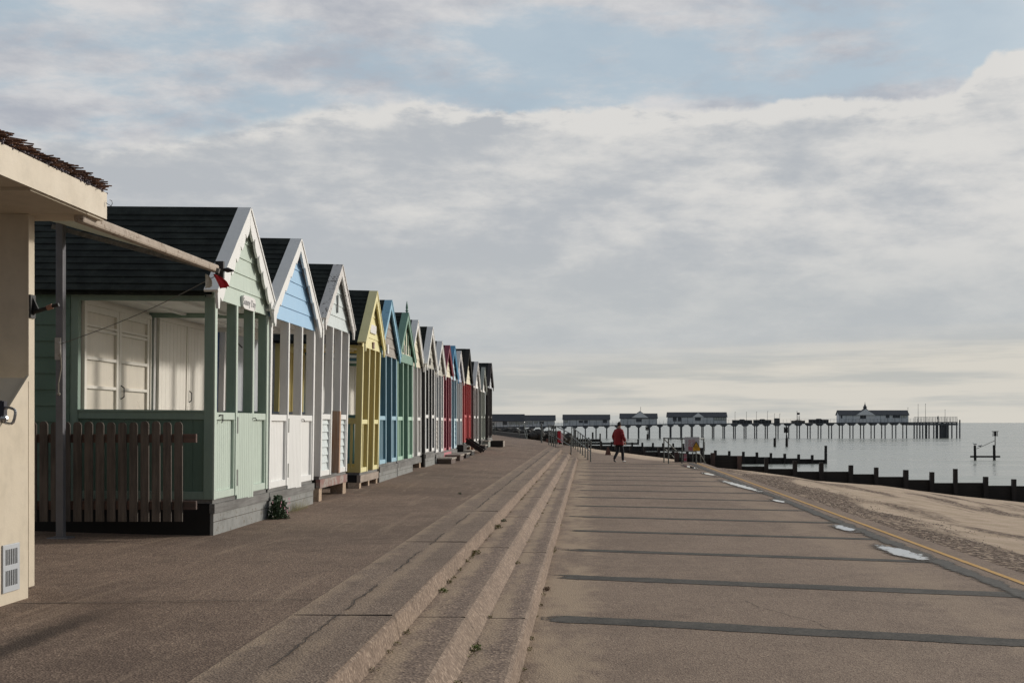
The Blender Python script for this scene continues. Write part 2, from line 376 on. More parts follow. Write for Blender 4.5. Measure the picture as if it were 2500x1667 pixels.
# ------------------------------------------------------------------ ground
def interp(y, pts):
    if y <= pts[0][0]: return pts[0][1]
    for (a, p), (c, q) in zip(pts, pts[1:]):
        if y <= c: return p+(q-p)*(y-a)/(c-a)
    return pts[-1][1]
def Xe(Y):    # seaward edge of the lower promenade
    return 5.05 if Y < 51.6 else 3.34-.165*(Y-51.7)
UPE = [(-6,-1.31),(59,-1.31),(60.5,-1.7),(61,-1.6),(65,-.88),(69,-2.2),(86,-4.8),(108,-8.4),(118,-10)]
def Xu(Y): return interp(Y, UPE)
def zup(X, Y):
    t = max(0, min(1, (-1.31-X)/3.0)); rise = max(0, min(.30, .007*(Y-14)))
    if Y > 60: rise = interp(Y, [(60,.30),(75,.18),(118,.06)])
    if Y > 66: t = 1 - (1-t)*max(0, 1-(Y-66)/10)
    return .45+t*rise+.03*max(0, -4.3-X)
def grid(name, us, vs, fn, mat, kind='structure'):
    mb = MB(); nu = len(us)
    for v_ in vs:
        for u_ in us: mb.v.append(Vector(fn(u_, v_)))
    for j in range(len(vs)-1):
        for i in range(nu-1): mb.f.append((j*nu+i, j*nu+i+1, (j+1)*nu+i+1, (j+1)*nu+i))
    o = mb.build(name, mat); tag(o, kind=kind); return o
rows = [-6, 0, 4, 8, 11, 14, 18, 22, 26, 30, 35, 40, 45, 50, 54, 57, 59, 60.5, 61, 63, 65, 69, 73, 78, 86, 94, 102, 108, 113, 118]
def up_fn(u_, Y):
    xe = Xu(Y); x0 = min(xe, -2.0 if Y < 59 else xe)
    x = x0+(u_)*(-30)
    return (x, Y, zup(x, Y))
grid('upper_promenade', [1, .8, .6, .4, .25, .15, .1, .05, .025, 0], rows, up_fn, M_UP)
# edge slab along the top of the steps
mb = MB(); ys = [-6+i*1.0 for i in range(66)]
for Y in ys:
    for X in (-2.0, -1.31): mb.v.append(Vector((X, Y, zup(X, Y)+(0.004 if X < -1.5 else 0))))
mb.f = [(2*i, 2*i+1, 2*i+3, 2*i+2) for i in range(len(ys)-1)]
tag(mb.build('edge_slab', M_UPE), kind='structure')
# steps: three risers
ST = [(-1.31,.45,59.0,-1.27),(-.905,.30,56.8,-.815),(-.505,.15,54.5,-.465)]
mb = MB(); mr = MB()
def wob(Y, k): return 0.006*noise.noise(Vector((Y*0.7, k*5.1, 0)))+0.004*noise.noise(Vector((Y*3.1, k*9.1, 2)))
for k, (xt, zt, yend, xb) in enumerate(ST):
    ysn = [-6+i*.5 for i in range(int((yend+6)/.5))]+[yend]
    zb = zt-.15
    sec = []
    for Y in ysn:
        a = wob(Y, k)
        sec.append([(xt-.05, Y, zt), (xt-.012+a, Y, zt-.004), (xt+.012+a, Y, zt-.022), (xb+a*.5, Y, zb-.001)])
    for r in sec: mr.v += [Vector(p) for p in r]
    o = len(mr.v)-4*len(sec)
    for i in range(len(sec)-1):
        for j in range(3): mr.f.append((o+i*4+j, o+i*4+j+1, o+(i+1)*4+j+1, o+(i+1)*4+j))
    xl = {0: -1.36, 1: -1.275, 2: -.82}[k]
    if k > 0:
        mb.quad((xl, -6, zt), (xt-.045, -6, zt), (xt-.045, yend, zt), (xl, yend, zt))
    mb.box(xl, xb-.01, yend-.02, yend, -.1, zt-.006)
steps_o = mb.build('steps', M_STEP); tag(steps_o, kind='structure')
tag(mr.build('step_riser', M_RISER), kind='structure')
# joints cut across steps and edge slab
mb = MB()
for i in range(12):
    Y = 3.4+i*4.7+random.uniform(-.2, .2)
    for k, (xt, zt, yend, xb) in enumerate(ST):
        if Y+k*.6 > yend-.5: continue
        yy = Y+k*.85; e = .004
        pts = [(xt-.02, zt+.002), (xt+.004, zt-.006), (xt+.017, zt-.025), (xb+.006, zt-.148)]
        xl = {0: -1.98, 1: -1.27, 2: -.81}[k]
        if k > 0 or True: mb.box(xl, xt-.01, yy-e*.7, yy+e*.7, zt-.01, zt+.0025+(.0045 if k == 0 else 0))
        for (xa, za), (xc, zc) in zip(pts, pts[1:]):
            mb.quad((xa, yy-e, za), (xc, yy-e, zc), (xc, yy+e, zc), (xa, yy+e, za))
tag(mb.build('step_joint', M_CRACK), kind='structure')
# cracks and joints of the upper promenade
def ribbon(mb, pts, wd, zf):
    L = len(pts); o = len(mb.v)
    for i, (x, y) in enumerate(pts):
        a = Vector(pts[max(0, i-1)]); c = Vector(pts[min(L-1, i+1)]); d = (c-a).normalized(); nn = Vector((-d.y, d.x))
        ww = wd*random.uniform(.45, 1.2)/2
        for s_ in (-1, 1):
            q = Vector((x, y))+nn*ww*s_; mb.v.append(Vector((q.x, q.y, zf(q.x, q.y))))
    for i in range(L-1): mb.f.append((o+2*i, o+2*i+1, o+2*i+3, o+2*i+2))
mb = MB()
zj = lambda x, y: zup(x, y)+.009
for Y in (8.65, 15.1, 21.2, 27.6, 33.9, 40.2, 46.4, 52.5):
    pts = [(-2.0-i*.12, Y-.012*i+random.uniform(-.012, .012)) for i in range(64 if Y > 10 else 40)]
    ribbon(mb, pts, .018 if Y < 20 else .03, zj)
pts = []; Y = 3.0
while Y < 56:
    pts.append((-1.68+.03*noise.noise(Vector((Y*.9, 0, 0)))+.02*noise.noise(Vector((Y*4, 1, 0)))+.012*random.uniform(-1, 1)-.004*max(0, Y-20)*.3, Y)); Y += .05+Y*.004
for i0 in range(0, len(pts)-22, 24): ribbon(mb, pts[i0:i0+random.randint(12, 23)], .008+.0005*pts[i0][1], zj)
tag(mb.build('pavement_joint', M_CRACK), kind='structure')
# low promenade
mb = MB()
ly = [-8, 0, 10, 20, 30, 40, 51.5]
for a, c in zip(ly, ly[1:]): mb.quad((-.60, a, 0), (5.05, a, 0), (5.05, c, 0), (-.60, c, 0))
ly = [51.5, 56, 60, 65, 72, 80, 90, 100, 112, 125]
for a, c in zip(ly, ly[1:]):
    mb.quad((Xu(a)-3, a, 0), (Xe(a)+(.05 if a == 51.5 else 0), a, 0), (Xe(c), c, 0), (Xu(c)-3, c, 0))
ly = [-8, 51.6]
mb.quad((5.05, -8, 0), (5.05, 51.6, 0), (5.05, 51.6, -3.5), (5.05, -8, -3.5)); mb.quad((3.3, 51.6, 0), (5.05, 51.6, 0), (5.05, 51.6, -3), (3.3, 51.6, -3))
ly = [51.6, 125]; mb.quad((Xe(51.6), 51.6, 0), (Xe(125), 125, 0), (Xe(125), 125, -3), (Xe(51.6), 51.6, -3))
tag(mb.build('lower_promenade', M_LOW), kind='structure')
# ramp
mb = MB(); A0, A1, B0, B1 = Vector((-.47,53.2,.004)), Vector((-1.7,60.5,.45)), Vector((.13,52.8,.004)), Vector((-.88,65,.45))
N = 8
for i in range(N+1):
    t = i/N; mb.v += [A0.lerp(A1, t), B0.lerp(B1, t), B0.lerp(B1, t)+Vector((0,0,-.5))]
for i in range(N): mb.f += [(3*i, 3*i+1, 3*i+4, 3*i+3), (3*i+1, 3*i+2, 3*i+5, 3*i+4)]
tag(mb.build('ramp', M_LOW), kind='structure')
# seaward side of the far upper promenade
mb = MB(); fy = [65, 69, 78, 86, 97, 108, 118]
for a, c in zip(fy, fy[1:]): mb.quad((Xu(a), a, zup(Xu(a), a)), (Xu(c), c, zup(Xu(c), c)), (Xu(c), c, -.2), (Xu(a), a, -.2))
tag(mb.build('promenade_edge_wall', M_RISER), kind='structure')
# bitumen bands across the lower promenade
def sheet(mb, pts, z): mb.v += [Vector((x, y, z)) for x, y in pts]; mb.f.append(tuple(range(len(mb.v)-len(pts), len(mb.v))))
mb = MB()
for k in range(-1, 15):
    Yc = 10.45+2.87*k; wd = .36 if k < 2 else .27
    x0 = -.42; top = []; bot = []
    nseg = 150; last = None
    for i in range(nseg+1):
        x = x0+(4.33-x0)*i/nseg; yc = Yc-.31*(x-.0)+.03*noise.noise(Vector((x*.8, k*3.3, 0)))
        hw = wd/2*(1+.14*noise.noise(Vector((x*2.2, k, 7)))+.12*noise.noise(Vector((x*14, k, 7)))) * min(1, .7+i/20)
        pair = (Vector((x, yc-hw, .004)), Vector((x, yc+hw, .004)))
        if last: mb.quad(last[0], pair[0], pair[1], last[1])
        last = pair
tag(mb.build('bitumen_band', M_BIT), kind='structure')
mb = MB(); last = None
for i in range(130):
    Y = 4+i*.37; hw = .05+.07*abs(noise.noise(Vector((Y*.35, 2, 0))))+.05*abs(noise.noise(Vector((Y*2.2, 5, 0))))
    xc = 4.42+.03*noise.noise(Vector((Y*.5, 0, 0)))
    pr = (Vector((xc-hw*1.5, Y, .008)), Vector((xc+hw*.9, Y, .008)))
    if last: mb.quad(last[0], last[1], pr[1], pr[0])
    last = pr
m, n, b = newmat('gutter_wet'); tcn = n.n('ShaderNodeTexCoord').outputs['Object']
f1 = n.noise(tcn, 2.2, 6, .7); f2 = n.noise(tcn, 16, 5, .7)
n.put(b.inputs['Base Color'], n.mix(n.ramp(f2, .35, .65), rgb('403e3a'), rgb('595650'))); b.inputs['Roughness'].default_value = .75; b.inputs['Specular IOR Level'].default_value = .3
sxg = n.n('ShaderNodeSeparateXYZ'); n.put(sxg.inputs[0], tcn)
dd_ = n.m('ABSOLUTE', n.m('SUBTRACT', sxg.outputs[0], 4.42)); al = n.m('ADD', dd_, n.m('MULTIPLY', n.m('SUBTRACT', n.m('ADD', n.m('MULTIPLY', f1, .7), n.m('MULTIPLY', f2, .3)), .5), .55))
n.put(b.inputs['Alpha'], n.ramp(al, .15, .06))
mb = MB(); mb.quad((4.16, 4, .008), (4.68, 4, .008), (4.68, 51, .008), (4.16, 51, .008))
tag(mb.build('gutter_channel', m), kind='structure')
mb = MB(); last = None
for i in range(260):
    Y = 4+i*.184; pr = (Vector((4.700+.006*noise.noise(Vector((Y*3, 1, 0))), Y, .005)), Vector((4.778+.008*noise.noise(Vector((Y*3, 9, 0))), Y, .005)))
    if last: mb.quad(last[0], last[1], pr[1], pr[0])
    last = pr
tag(mb.build('yellow_line', paint('yellow_line_paint', 'c39545', 0.7, 0.5, 0.35, '8c7558', streak=False)), kind='structure')
# crack in the lower promenade
mb = MB(); c0 = [(1.55, 11.6), (1.62, 11.2), (1.75, 10.95), (1.83, 10.7), (1.98, 10.45), (2.02, 10.2), (2.1, 9.9)]
pts = []
for a, c in zip(c0, c0[1:]):
    for t in range(5): pts.append((a[0]+(c[0]-a[0])*t/5+random.uniform(-.012, .012), a[1]+(c[1]-a[1])*t/5))
ribbon(mb, pts, .006, lambda x, y: .003)
tag(mb.build('surface_crack', M_CRACK), kind='structure')
# puddles with a damp margin
pud = [(4.21,15.85,.17,.95,'broad puddle in the gutter, nearest of the puddles beside the yellow line'),
       (4.24,19.45,.12,.7,'small puddle in the gutter, second nearest beside the yellow line'),
       (4.24,26.3,.09,.6,'thin faint puddle in the gutter, third nearest beside the yellow line'),
       (4.2,32.6,.14,3.1,'longest bright puddle in the gutter, cut by dark bands'),
       (4.1,40.0,.12,1.3,'oval puddle in the gutter just before the railed beach steps'),
       (4.02,46.4,.13,2.2,'farthest puddle, at the foot of the warning sign railings')]
m, n, b = newmat('puddle_water'); tcn = n.n('ShaderNodeTexCoord').outputs['Object']
geo = n.n('ShaderNodeNewGeometry').outputs['Position']
sxp = n.n('ShaderNodeSeparateXYZ'); n.put(sxp.inputs[0], tcn)
rad = n.m('SQRT', n.m('ADD', n.m('POWER', n.m('ABSOLUTE', sxp.outputs[0]), 2.0), n.m('POWER', n.m('ABSOLUTE', sxp.outputs[1]), 2.0)))
spg = n.n('ShaderNodeSeparateXYZ'); n.put(spg.inputs[0], geo)
gv = n.vec(n.m('MULTIPLY', spg.outputs[0], 2.2), spg.outputs[1], 0.0)
edge_n = n.m('ADD', n.m('MULTIPLY', n.m('SUBTRACT', n.noise(gv, 2.6, 6, .66), .5), 1.7), n.m('MULTIPLY', n.m('SUBTRACT', n.noise(gv, 9, 4, .6), .5), .35))
dist = n.m('ADD', rad, edge_n)
wetm = n.ramp(dist, .64, .50)
n.put(b.inputs['Base Color'], n.mix(wetm, rgb('615950'), rgb('4a4743')))
n.put(b.inputs['Roughness'], n.ramp(wetm, 0.0, 1.0, .6, .012)); b.inputs['IOR'].default_value = 1.33
n.put(b.inputs['Coat Weight'], wetm); b.inputs['Coat Roughness'].default_value = .01
n.put(b.inputs['Alpha'], n.ramp(dist, 1.0, .52)); M_PUD = m
for i, (xc, yc, rx, ry, lb) in enumerate(pud):
    mb = MB(); mb.quad((-1.35,-1.35,0), (1.35,-1.35,0), (1.35,1.35,0), (-1.35,1.35,0))
    o = tag(mb.build('puddle', M_PUD), lb, 'puddle', 'puddles in the gutter'); o.location = (xc, yc, .012+.0005*i); o.scale = (rx*1.5, ry*1.35, 1)
    o.rotation_euler = (0, 0, R(3))
# beach
by = [-8+i*1.5 for i in range(41)]+[54+i*3 for i in range(40)]+[180+i*15 for i in range(24)]
bd = [0,.15,.4,.8,1.3,2,2.8,3.7,4.7,6,7.5,9,11,13,15,17,20,23,27,32,40,60]
def beach(d, Y):
    x = Xe(Y)+d if Y >= 51.6 else 5.05+d
    z = -.13-.113*d
    if Y > 53.5: z = -.06-.05*min(d, 2)-.125*max(0, d-2)
    z += .10*noise.noise(Vector((x*.35, Y*.16, 0)))*min(1, d) + .025*noise.noise(Vector((x*1.7, Y*.9, 3)))*min(1, d*2)
    z = max(z, -5)
    return (x, Y, z)
o = grid('beach', bd, by, beach, M_SAND)
for p in o.data.polygons: p.use_smooth = True
# sea out to the horizon
mb = MB(); mb.quad((-30000, -2000, -2.55), (30000, -2000, -2.55), (30000, 40000, -2.55), (-30000, 40000, -2.55))
tag(mb.build('sea', M_SEA), kind='structure')
# land behind the huts and beyond
mb = MB()
mb.quad((-400, -60, .75), (-29, -60, .75), (-29, 118, .9), (-400, 118, .9))
mb.quad((-400, 118, .9), (-11, 118, .35), (-26, 200, .2), (-400, 200, .9))
mb.quad((-400, 200, .9), (-26, 200, .2), (-62, 420, .2), (-400, 420, .9))
mb.quad((-11, 118, .35), (-7.6, 118, -.3), (-21, 200, -.3), (-26, 200, .2))
tag(mb.build('ground', M_SAND), kind='structure')
# pebbles on the beach
mb = MB()
for i in range(5200):
    Y = random.uniform(9, 50)**1.0; d = abs(random.gauss(0, 1.4))+.05 if random.random() < .8 else random.uniform(.2, 9)
    if noise.noise(Vector((d*.5, Y*.12, 4))) < -.12 and random.random() < .8: continue
    x, y_, z = beach(d, Y); r = random.uniform(.006, .02)
    if (x/Y) > .40 or d > 3.2+noise.noise(Vector((Y*.3, 0, 0))): continue
    mb.add([(x+r, y_, z), (x, y_+r*1.2, z), (x-r, y_, z), (x, y_-r*1.2, z), (x, y_, z+r*.8)], [(0,1,4), (1,2,4), (2,3,4), (3,0,4)])
tag(mb.build('pebbles', plain('pebble_stone', '4a3d36', 0.8, 0, 0.5, 40)), 'dark shingle scattered on the sand beside the promenade', 'shingle', kind='stuff')

# ------------------------------------------------------------------ beach huts
def lapx(mb, x, z0, z1, pitch, clip, th=.018):
    z = z0
    while z < z1-.01:
        zt = min(z+pitch, z1); a0, a1 = clip(z); c0, c1 = clip(zt)
        if a1-a0 < .02: break
        if c1-c0 < 0: c0 = c1 = (c0+c1)/2
        mb.add([(x-.01,a0,z),(x+th,a0,z),(x+th,a1,z),(x-.01,a1,z),(x-.01,c0,zt+.0),(x+.004,c0,zt),(x+.004,c1,zt),(x-.01,c1,zt)],
               [(3,2,1,0),(4,5,6,7),(0,1,5,4),(1,2,6,5),(2,3,7,6),(3,0,4,7)])
        z = zt
def lapy(mb, y, sg, x0, x1, z0, z1, pitch, th=.018):
    z = z0
    while z < z1-.01:
        zt = min(z+pitch, z1)
        vs = [(x0,y-.01*sg,z),(x1,y-.01*sg,z),(x1,y+th*sg,z),(x0,y+th*sg,z),(x0,y-.01*sg,zt),(x1,y-.01*sg,zt),(x1,y+.003*sg,zt),(x0,y+.003*sg,zt)]
        mb.add(vs, [(3,2,1,0),(4,5,6,7),(0,1,5,4),(1,2,6,5),(2,3,7,6),(3,0,4,7)]); z = zt
def tongue(mb, ax, c, lo, hi, z0, z1, bw=.1, th=.018, gap=.005):
    """vertical boards in the plane ax=c between lo..hi"""
    n_ = max(1, round((hi-lo)/bw)); st = (hi-lo)/n_
    for i in range(n_):
        a = lo+i*st+gap/2; b_ = lo+(i+1)*st-gap/2
        if ax == 'x': mb.box(c-th, c, a, b_, z0, z1)
        else: mb.box(a, b_, c-th/2, c+th/2, z0, z1)
    if ax == 'x': mb.box(c-th-.012, c-th+.006, lo, hi, z0+.01, z1-.01)
    else: mb.box(lo, hi, c-.004, c+.004, z0+.01, z1-.01)

def hut(h):
    X, Y0, Y1 = h['X'], h['Y0'], h['Y1']; wd = Y1-Y0
    zg = zup(X, (Y0+Y1)/2); zf = h['zf']-zg; zt = h['ztip']-zg; zr = h['zr']-zg
    ov = .13; PD = 1.55; CL = h.get('CL', 2.3)
    ze = zt+.10                      # roof edge height at y=-ov
    root = thing('beach_hut', h['label'], 'beach hut', (X, Y0, zg), 0, 'beach huts in a row along the upper promenade')
    root.rotation_euler = (0, h.get('lean', 0), 0)
    hw = wd/2+ov; slope = math.atan2(zr-ze, hw); c_, s_ = math.cos(slope), math.sin(slope)
    def roofz(y): return zr-abs(y-wd/2)*(zr-ze)/hw
    pm, gm, bm, rm, sm, dm = h['post'], h['gable'], h['barge'], h['rail'], h['side'], h['door']
    zb = zt+.035                      # bottom of gable boarding
    zr_ = zf+1.03                     # rail height
    # foundation
    f = MB(); ft = h.get('found', 'block')
    if ft == 'block':
        f.box(-.02, .015, .0, wd, -.15, zf-.13); f.box(-.2, -.02, .01, wd-.01, -.15, zf-.13)
        f.build('foundation', M_GREYB2, root)
        hz = zf-.13; k2 = MB()
        k2.box(.0155, .0168, .0, wd, hz*.62-.003, hz*.62+.003)
        k2.build('mortar_line', M_CRACK, root)
        f = MB(); f.box(-.03, .03, -.01, wd+.01, zf-.128, zf-.02); f.build('sill_beam', M_GREYW, root)
        f = MB(); f.box(-PD-CL, -.2, .0, .03, -.15, zf-.03); f.box(-PD-CL, -.2, wd-.03, wd, -.15, zf-.03); f.box(-PD-CL, -PD-CL+.03, .03, wd-.03, -.15, zf-.03); f.box(-.2, -.03, -.002, .008, -.15, zf-.03); f.build('skirt', M_DARKSK, root)
    else:
        pmat = M_STONE
        for (a, b_) in ((0, .16), (wd*.5-.07, wd*.5+.07), (wd-.16, wd)) if ft == 'piers3' else ((0, .2), (wd-.26, wd)):
            q = MB(); q.box(-.22, .0, a, b_, -.15, zf-.16); q.build('foundation_pier', pmat, root)
        q = MB(); q.box(-.05, .02, -.01, wd+.01, zf-.158, zf-.02); q.build('sill_beam', h.get('beamm', M_GREYW), root)
        q = MB(); q.box(-PD-CL, -1.0, .05, wd-.05, -.15, zf-.03); q.build('skirt', M_DARKSK, root); q = MB(); q.box(-1.0, -.06, .0, .05, zf-.16, zf-.03); q.build('side_bearer', M_DARKSK, root)
    q = MB(); q.box(-PD, -.005, .02, wd-.02, zf-.019, zf+.03); q.build('porch_floor', h.get('floor', M_GREYW), root)
    # cabin
    q = MB(); lapy(q, 0, -1, -PD-CL, -PD-.09, zf-.02, roofz(0)-.05, .185); lapy(q, wd, 1, -PD-CL, -PD-.09, zf-.02, roofz(0)-.05, .185)
    q.box(-PD-CL, -PD-CL+.05, .011, wd-.011, zf, ze); q.build('side_wall', sm, root)
    q = MB()
    q.box(-PD-.03, -PD, .1, wd-.1, zt+.0, roofz(.1)-.04)           # wall over the doors
    dl, dr = .13, wd-.13; dz1 = min(zf+2.3, zt-.03)
    q.box(-PD-.03, -PD, .1, wd-.1, dz1, zt)
    q.prism([(wd/2-.9*wd/2, zt+.25), (wd/2+.9*wd/2, zt+.25), (wd/2, zr-.12)], 'x', -PD-.03, -PD-.001)
    q.build('front_wall', h['wall'], root)
    mid = (dl+dr)/2
    for (a, b_) in ((dl, mid-.006), (mid+.006, dr)):
        d = MB()
        if h.get('dtype') == 'glazed':
            st = .13; d.box(-PD-.03, -PD+.02, a, a+st*.55, zf+.03, dz1); d.box(-PD-.03, -PD+.02, b_-st*.55, b_, zf+.03, dz1)
            zz0 = zf+.03; hgt = dz1-zz0
            bars = [(0,.16), (.34,.40), (.58,.62), (.765,.80), (.93,1.0)]
            bars = [(0,.24), (.405,.422), (.565,.582), (.716,.734), (.868,.882), (.89,.902), (.965,1)]
            for (u0, u1) in bars: d.box(-PD-.03, -PD+.018, a+st*.55, b_-st*.55, zz0+u0*hgt, zz0+u1*hgt)
            do = d.build('door', dm, root, bevel=.004)
            g = MB(); g.box(-PD-.025, -PD-.012, a+.05, b_-.05, zz0+.22*hgt, dz1-.03); g.build('door_pane', paint('blind_behind_glass', 'ddd5c6', 0.35, 0.3), do)
        else:
            tongue(d, 'x', -PD+.012, a, b_, zf+.03, dz1, .14, .02, .004)
            d.box(-PD+.012, -PD+.026, a, a+.05, zf+.03, dz1); d.box(-PD+.012, -PD+.026, b_-.05, b_, zf+.03, dz1)
            do = d.build('door', dm, root)
        hd = MB(); yy = (b_-.05) if a == dl else (a+.05)
        hd.path([(-PD+.02, yy, zf+1.36), (-PD+.06, yy, zf+1.33), (-PD+.06, yy, zf+1.22), (-PD+.02, yy, zf+1.19)] if a != dl else [(-PD+.02, yy, zf+1.0), (-PD+.05, yy, zf+1.0)], .007, 6)
        hd.build('door_handle', M_BLACK, do)
    q = MB(); q.box(-PD-.02, -PD+.035, .1, dl, zf+.03, dz1+.04); q.box(-PD-.02, -PD+.035, dr, wd-.1, zf+.03, dz1+.04); q.box(-PD-.02, -PD+.035, dl, dr, dz1, dz1+.05)
    q.build('door_frame', h['wall'], root)
    # ceiling
    q = MB(); q.box(-PD+.0, -.05, .06, wd-.06, zt+.06, zt+.085)
    for xx in (-.55, -1.1): q.box(xx-.03, xx+.03, .06, wd-.06, zt+.03, zt+.06)
    q.build('porch_ceiling', h.get('ceil', M_WHITE), root)
    # posts
    pw = .095; ys = h.get('posts', [0, .345, .665, 1.0])
    ypos = [0, wd*ys[1], wd*ys[2], wd-pw]
    for i, yp in enumerate(ypos):
        q = MB(); q.box(-.105, .0, yp, yp+pw*(1 if i in (0, 3) else .8), zf+.03, zt+.05)
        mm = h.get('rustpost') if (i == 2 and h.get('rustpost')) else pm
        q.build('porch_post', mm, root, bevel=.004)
        q = MB(); q.box(.001, .016, yp+.006, yp+pw*(1 if i in (0, 3) else .8)-.006, zf+.03, zt+.03); q.build('post_trim', rm, root)
        if i == 2 and h.get('ruststain'):
            q = MB(); q.box(-.13, .02, yp-.012, yp+pw*.8+.012, zf+.03, zr_+.06); q.build('rusty_cladding', h['ruststain'], root)
    for yp in (0, wd-.08):
        q = MB(); q.box(-PD-.09, -PD+.0, yp, yp+.08, zf-.01, zt+.1); q.build('rear_post', pm, root, bevel=.004)
    # eaves beams
    for yp in (0, wd-.05):
        q = MB(); q.box(-PD, -.106, yp, yp+.05, zt+.0, zt+.14); q.build('eaves_beam', pm, root)
    # side rails and side panels
    for yp in (.01, wd-.07):
        q = MB(); q.box(-PD, -.106, yp, yp+.06, zr_-.085, zr_); q.box(-PD, -.106, yp-.012, yp+.075, zr_-.002, zr_+.022)
        q.build('side_rail', pm if h.get('siderail') is None else h['siderail'], root, bevel=.003)
        q = MB()
        q2 = MB(); q2.box(-PD, -.106, yp, yp+.06, zf+.03, zf+.12); q2.build('bottom_rail', pm, root, bevel=.003)
        if h['panel'] in ('tg', 'lap', 'stripe'):
            tongue(q, 'y', yp+.03, -PD, -.106, zf+.12, zr_-.085, .13)
        else:
            for i in range(8):
                xx = -PD+.12+i*(PD-.3)/7; q.box(xx-.02, xx+.02, yp+.02, yp+.04, zf+.12, zr_-.085)
        q.build('side_panel', h.get('sidepanel', pm), root)
    # front rails and panels
    for (a, b_) in ((pw, ypos[1]), (ypos[2]+pw*.8, ypos[3])):
        q = MB(); q.box(-.09, .006, a, b_, zr_-.085, zr_)
        if h['panel'] in ('tg', 'lap'): q.box(-.09, .006, a, b_, zf+.03, zf+.115); q.box(-.09, .004, a, a+.03, zf+.115, zr_-.085); q.box(-.09, .004, b_-.03, b_, zf+.115, zr_-.085)
        q.build('front_rail', rm, root, bevel=.003)
        if h['panel'] not in ('tg', 'lap'):
            q = MB(); q.box(-.09, .006, a, b_, zf+.03, zf+.115); q.build('bottom_rail', rm, root, bevel=.003)
        q = MB()
        if h['panel'] == 'tg': tongue(q, 'x', -.03, a+.03, b_-.03, zf+.115, zr_-.085, .075)
        elif h['panel'] == 'lap': lapx(q, -.045, zf+.115, zr_-.085, .125, lambda z: (a+.03, b_-.03), .03)
        elif h['panel'] == 'stripe': lapx(q, -.03, zf+.115, zr_-.085, .15, lambda z: (a, b_))
        else:
            ns = h.get('nsl', 2)
            for i in range(ns):
                yy = a+(b_-a)*(i+1)/(ns+1); q.box(-.055, -.02, yy-.018, yy+.018, zf+.115, zr_-.085)
        po = q.build('front_panel', h.get('panelm', rm), root)
    if h.get('gate'):
        q = MB(); a, b_ = ypos[1]+pw*.8+.008, ypos[2]-.012
        tongue(q, 'x', .012, 0, b_-a, zf-.03, zr_-.0, .068, .02)
        go = q.build('gate', h['gatem'], root); go.location = (0, a, 0); go.rotation_euler = (0, 0, R(-2.5))
        for zz_ in (zf+.14, zf+.78):
            k = MB(); k.box(.012, .020, -.03, .014, zz_, zz_+.2); k.build('hinge', plain('hinge_grey', '6c6f6b', .5, .3), go)
        k = MB(); k.path([(.015, b_-a-.03, zr_-.06), (.045, b_-a-.03, zr_-.06), (.045, b_-a+.02, zr_-.09)], .006, 6); k.build('latch', M_BLACK, go)
    # gable
    q = MB(); clip = lambda z: (max(-.03, wd/2-(zr-.05-z)*hw/(zr-ze)), min(wd+.03, wd/2+(zr-.05-z)*hw/(zr-ze)))
    if h.get('gtype') == 'batten':
        q.prism([(-.02, zb), (wd+.02, zb), (wd+.02, ze+.08), (wd/2, zr-.05), (-.02, ze+.08)], 'x', -.03, .004)
        q.build('gable_board', gm, root)
        q = MB()
        for fr in (.2, .35, .5, .65, .8):
            yy = wd*fr; q.box(.003, .03, yy-.025, yy+.025, zb+.2, clip(zb)[0]*0+roofz(yy)-.12)
        q.box(.003, .035, 0, wd, zb-.03, zb+.17); q.build('gable_batten', bm, root)
    else:
        lapx(q, -.012, zb, zr-.06, h.get('gpitch', .2), clip)
        q.build('gable_board', gm, root)
    # bargeboards with capping
    xb0, xb1 = .055, .085
    L = hw/c_; bw = h.get('bw', .12)
    for sg in (-1, 1):
        q = MB()
        def pt(s, off): return (wd/2+sg*(s*c_-off*s_), zr-s*s_-off*c_)
        outer = [pt(0, 0), pt(L, 0)]
        tipx = pt(L, 0)
        inner = []
        ns = 150; s0 = bw*math.tan(slope)
        kind_ = h.get('scallop')
        if kind_:
            per = .262 if kind_ == 1 else .36
            for i in range(ns+1):
                s = L-.02-(L-.02-s0*1.25)*i/ns; ph = ((s-s0)/per) % 1.0
                if kind_ == 1: wv_ = .050*(math.sin(min(1, ph/.8)*math.pi*.62)**.7)-.008 if ph < .88 else -.03
                else: wv_ = .045*(ph**.7)-.012 if ph < .9 else -.01
                inner.append(pt(s, max(.05, bw+wv_)))
            inner.append(pt(s0*1.05, bw))
        else: inner = [pt(L-.02, bw), pt(s0, bw)]
        tail = [(tipx[0], tipx[1]-.05), (tipx[0]-sg*.03, tipx[1]-bw*1.35), (tipx[0]-sg*.075, tipx[1]-bw*1.3)]
        poly = outer+tail+inner
        q.prism(poly, 'x', xb0, xb1)
        # capping over the verge
        for (s_a, s_b) in ((0, L+.02),):
            a0, a1 = pt(s_a, -.034), pt(s_b, -.034); b0, b1 = pt(s_a, -.004), pt(s_b, -.004)
            q.prism([a0, a1, b1, b0], 'x', xb1-.15, xb1+.012)
        q.build('bargeboard', bm, root)
        # roof slope with lapped courses
        q = MB(); xr0, xr1 = -PD-CL-.12, xb1-.151; nc = max(6, int(L/.125)); st = L/nc
        for i in range(nc):
            sa = i*st; sb = (i+1)*st+.01
            p1, p2 = pt(sa, -.004), pt(sb, -.015); p3, p4 = pt(sb, .004), pt(sa, .02)
            q.prism([p1, p2, p3, p4], 'x', xr0, xr1)
        a0, a1, b0, b1 = pt(0, .021), pt(L, .021), pt(0, .05), pt(L+.005, .06)
        q.prism([a0, a1, b1, b0], 'x', xr0, xr1-.002)
        q.build('roof_slope', h.get('roofm', M_ROOF), root)
    q = MB(); a = zr+.004
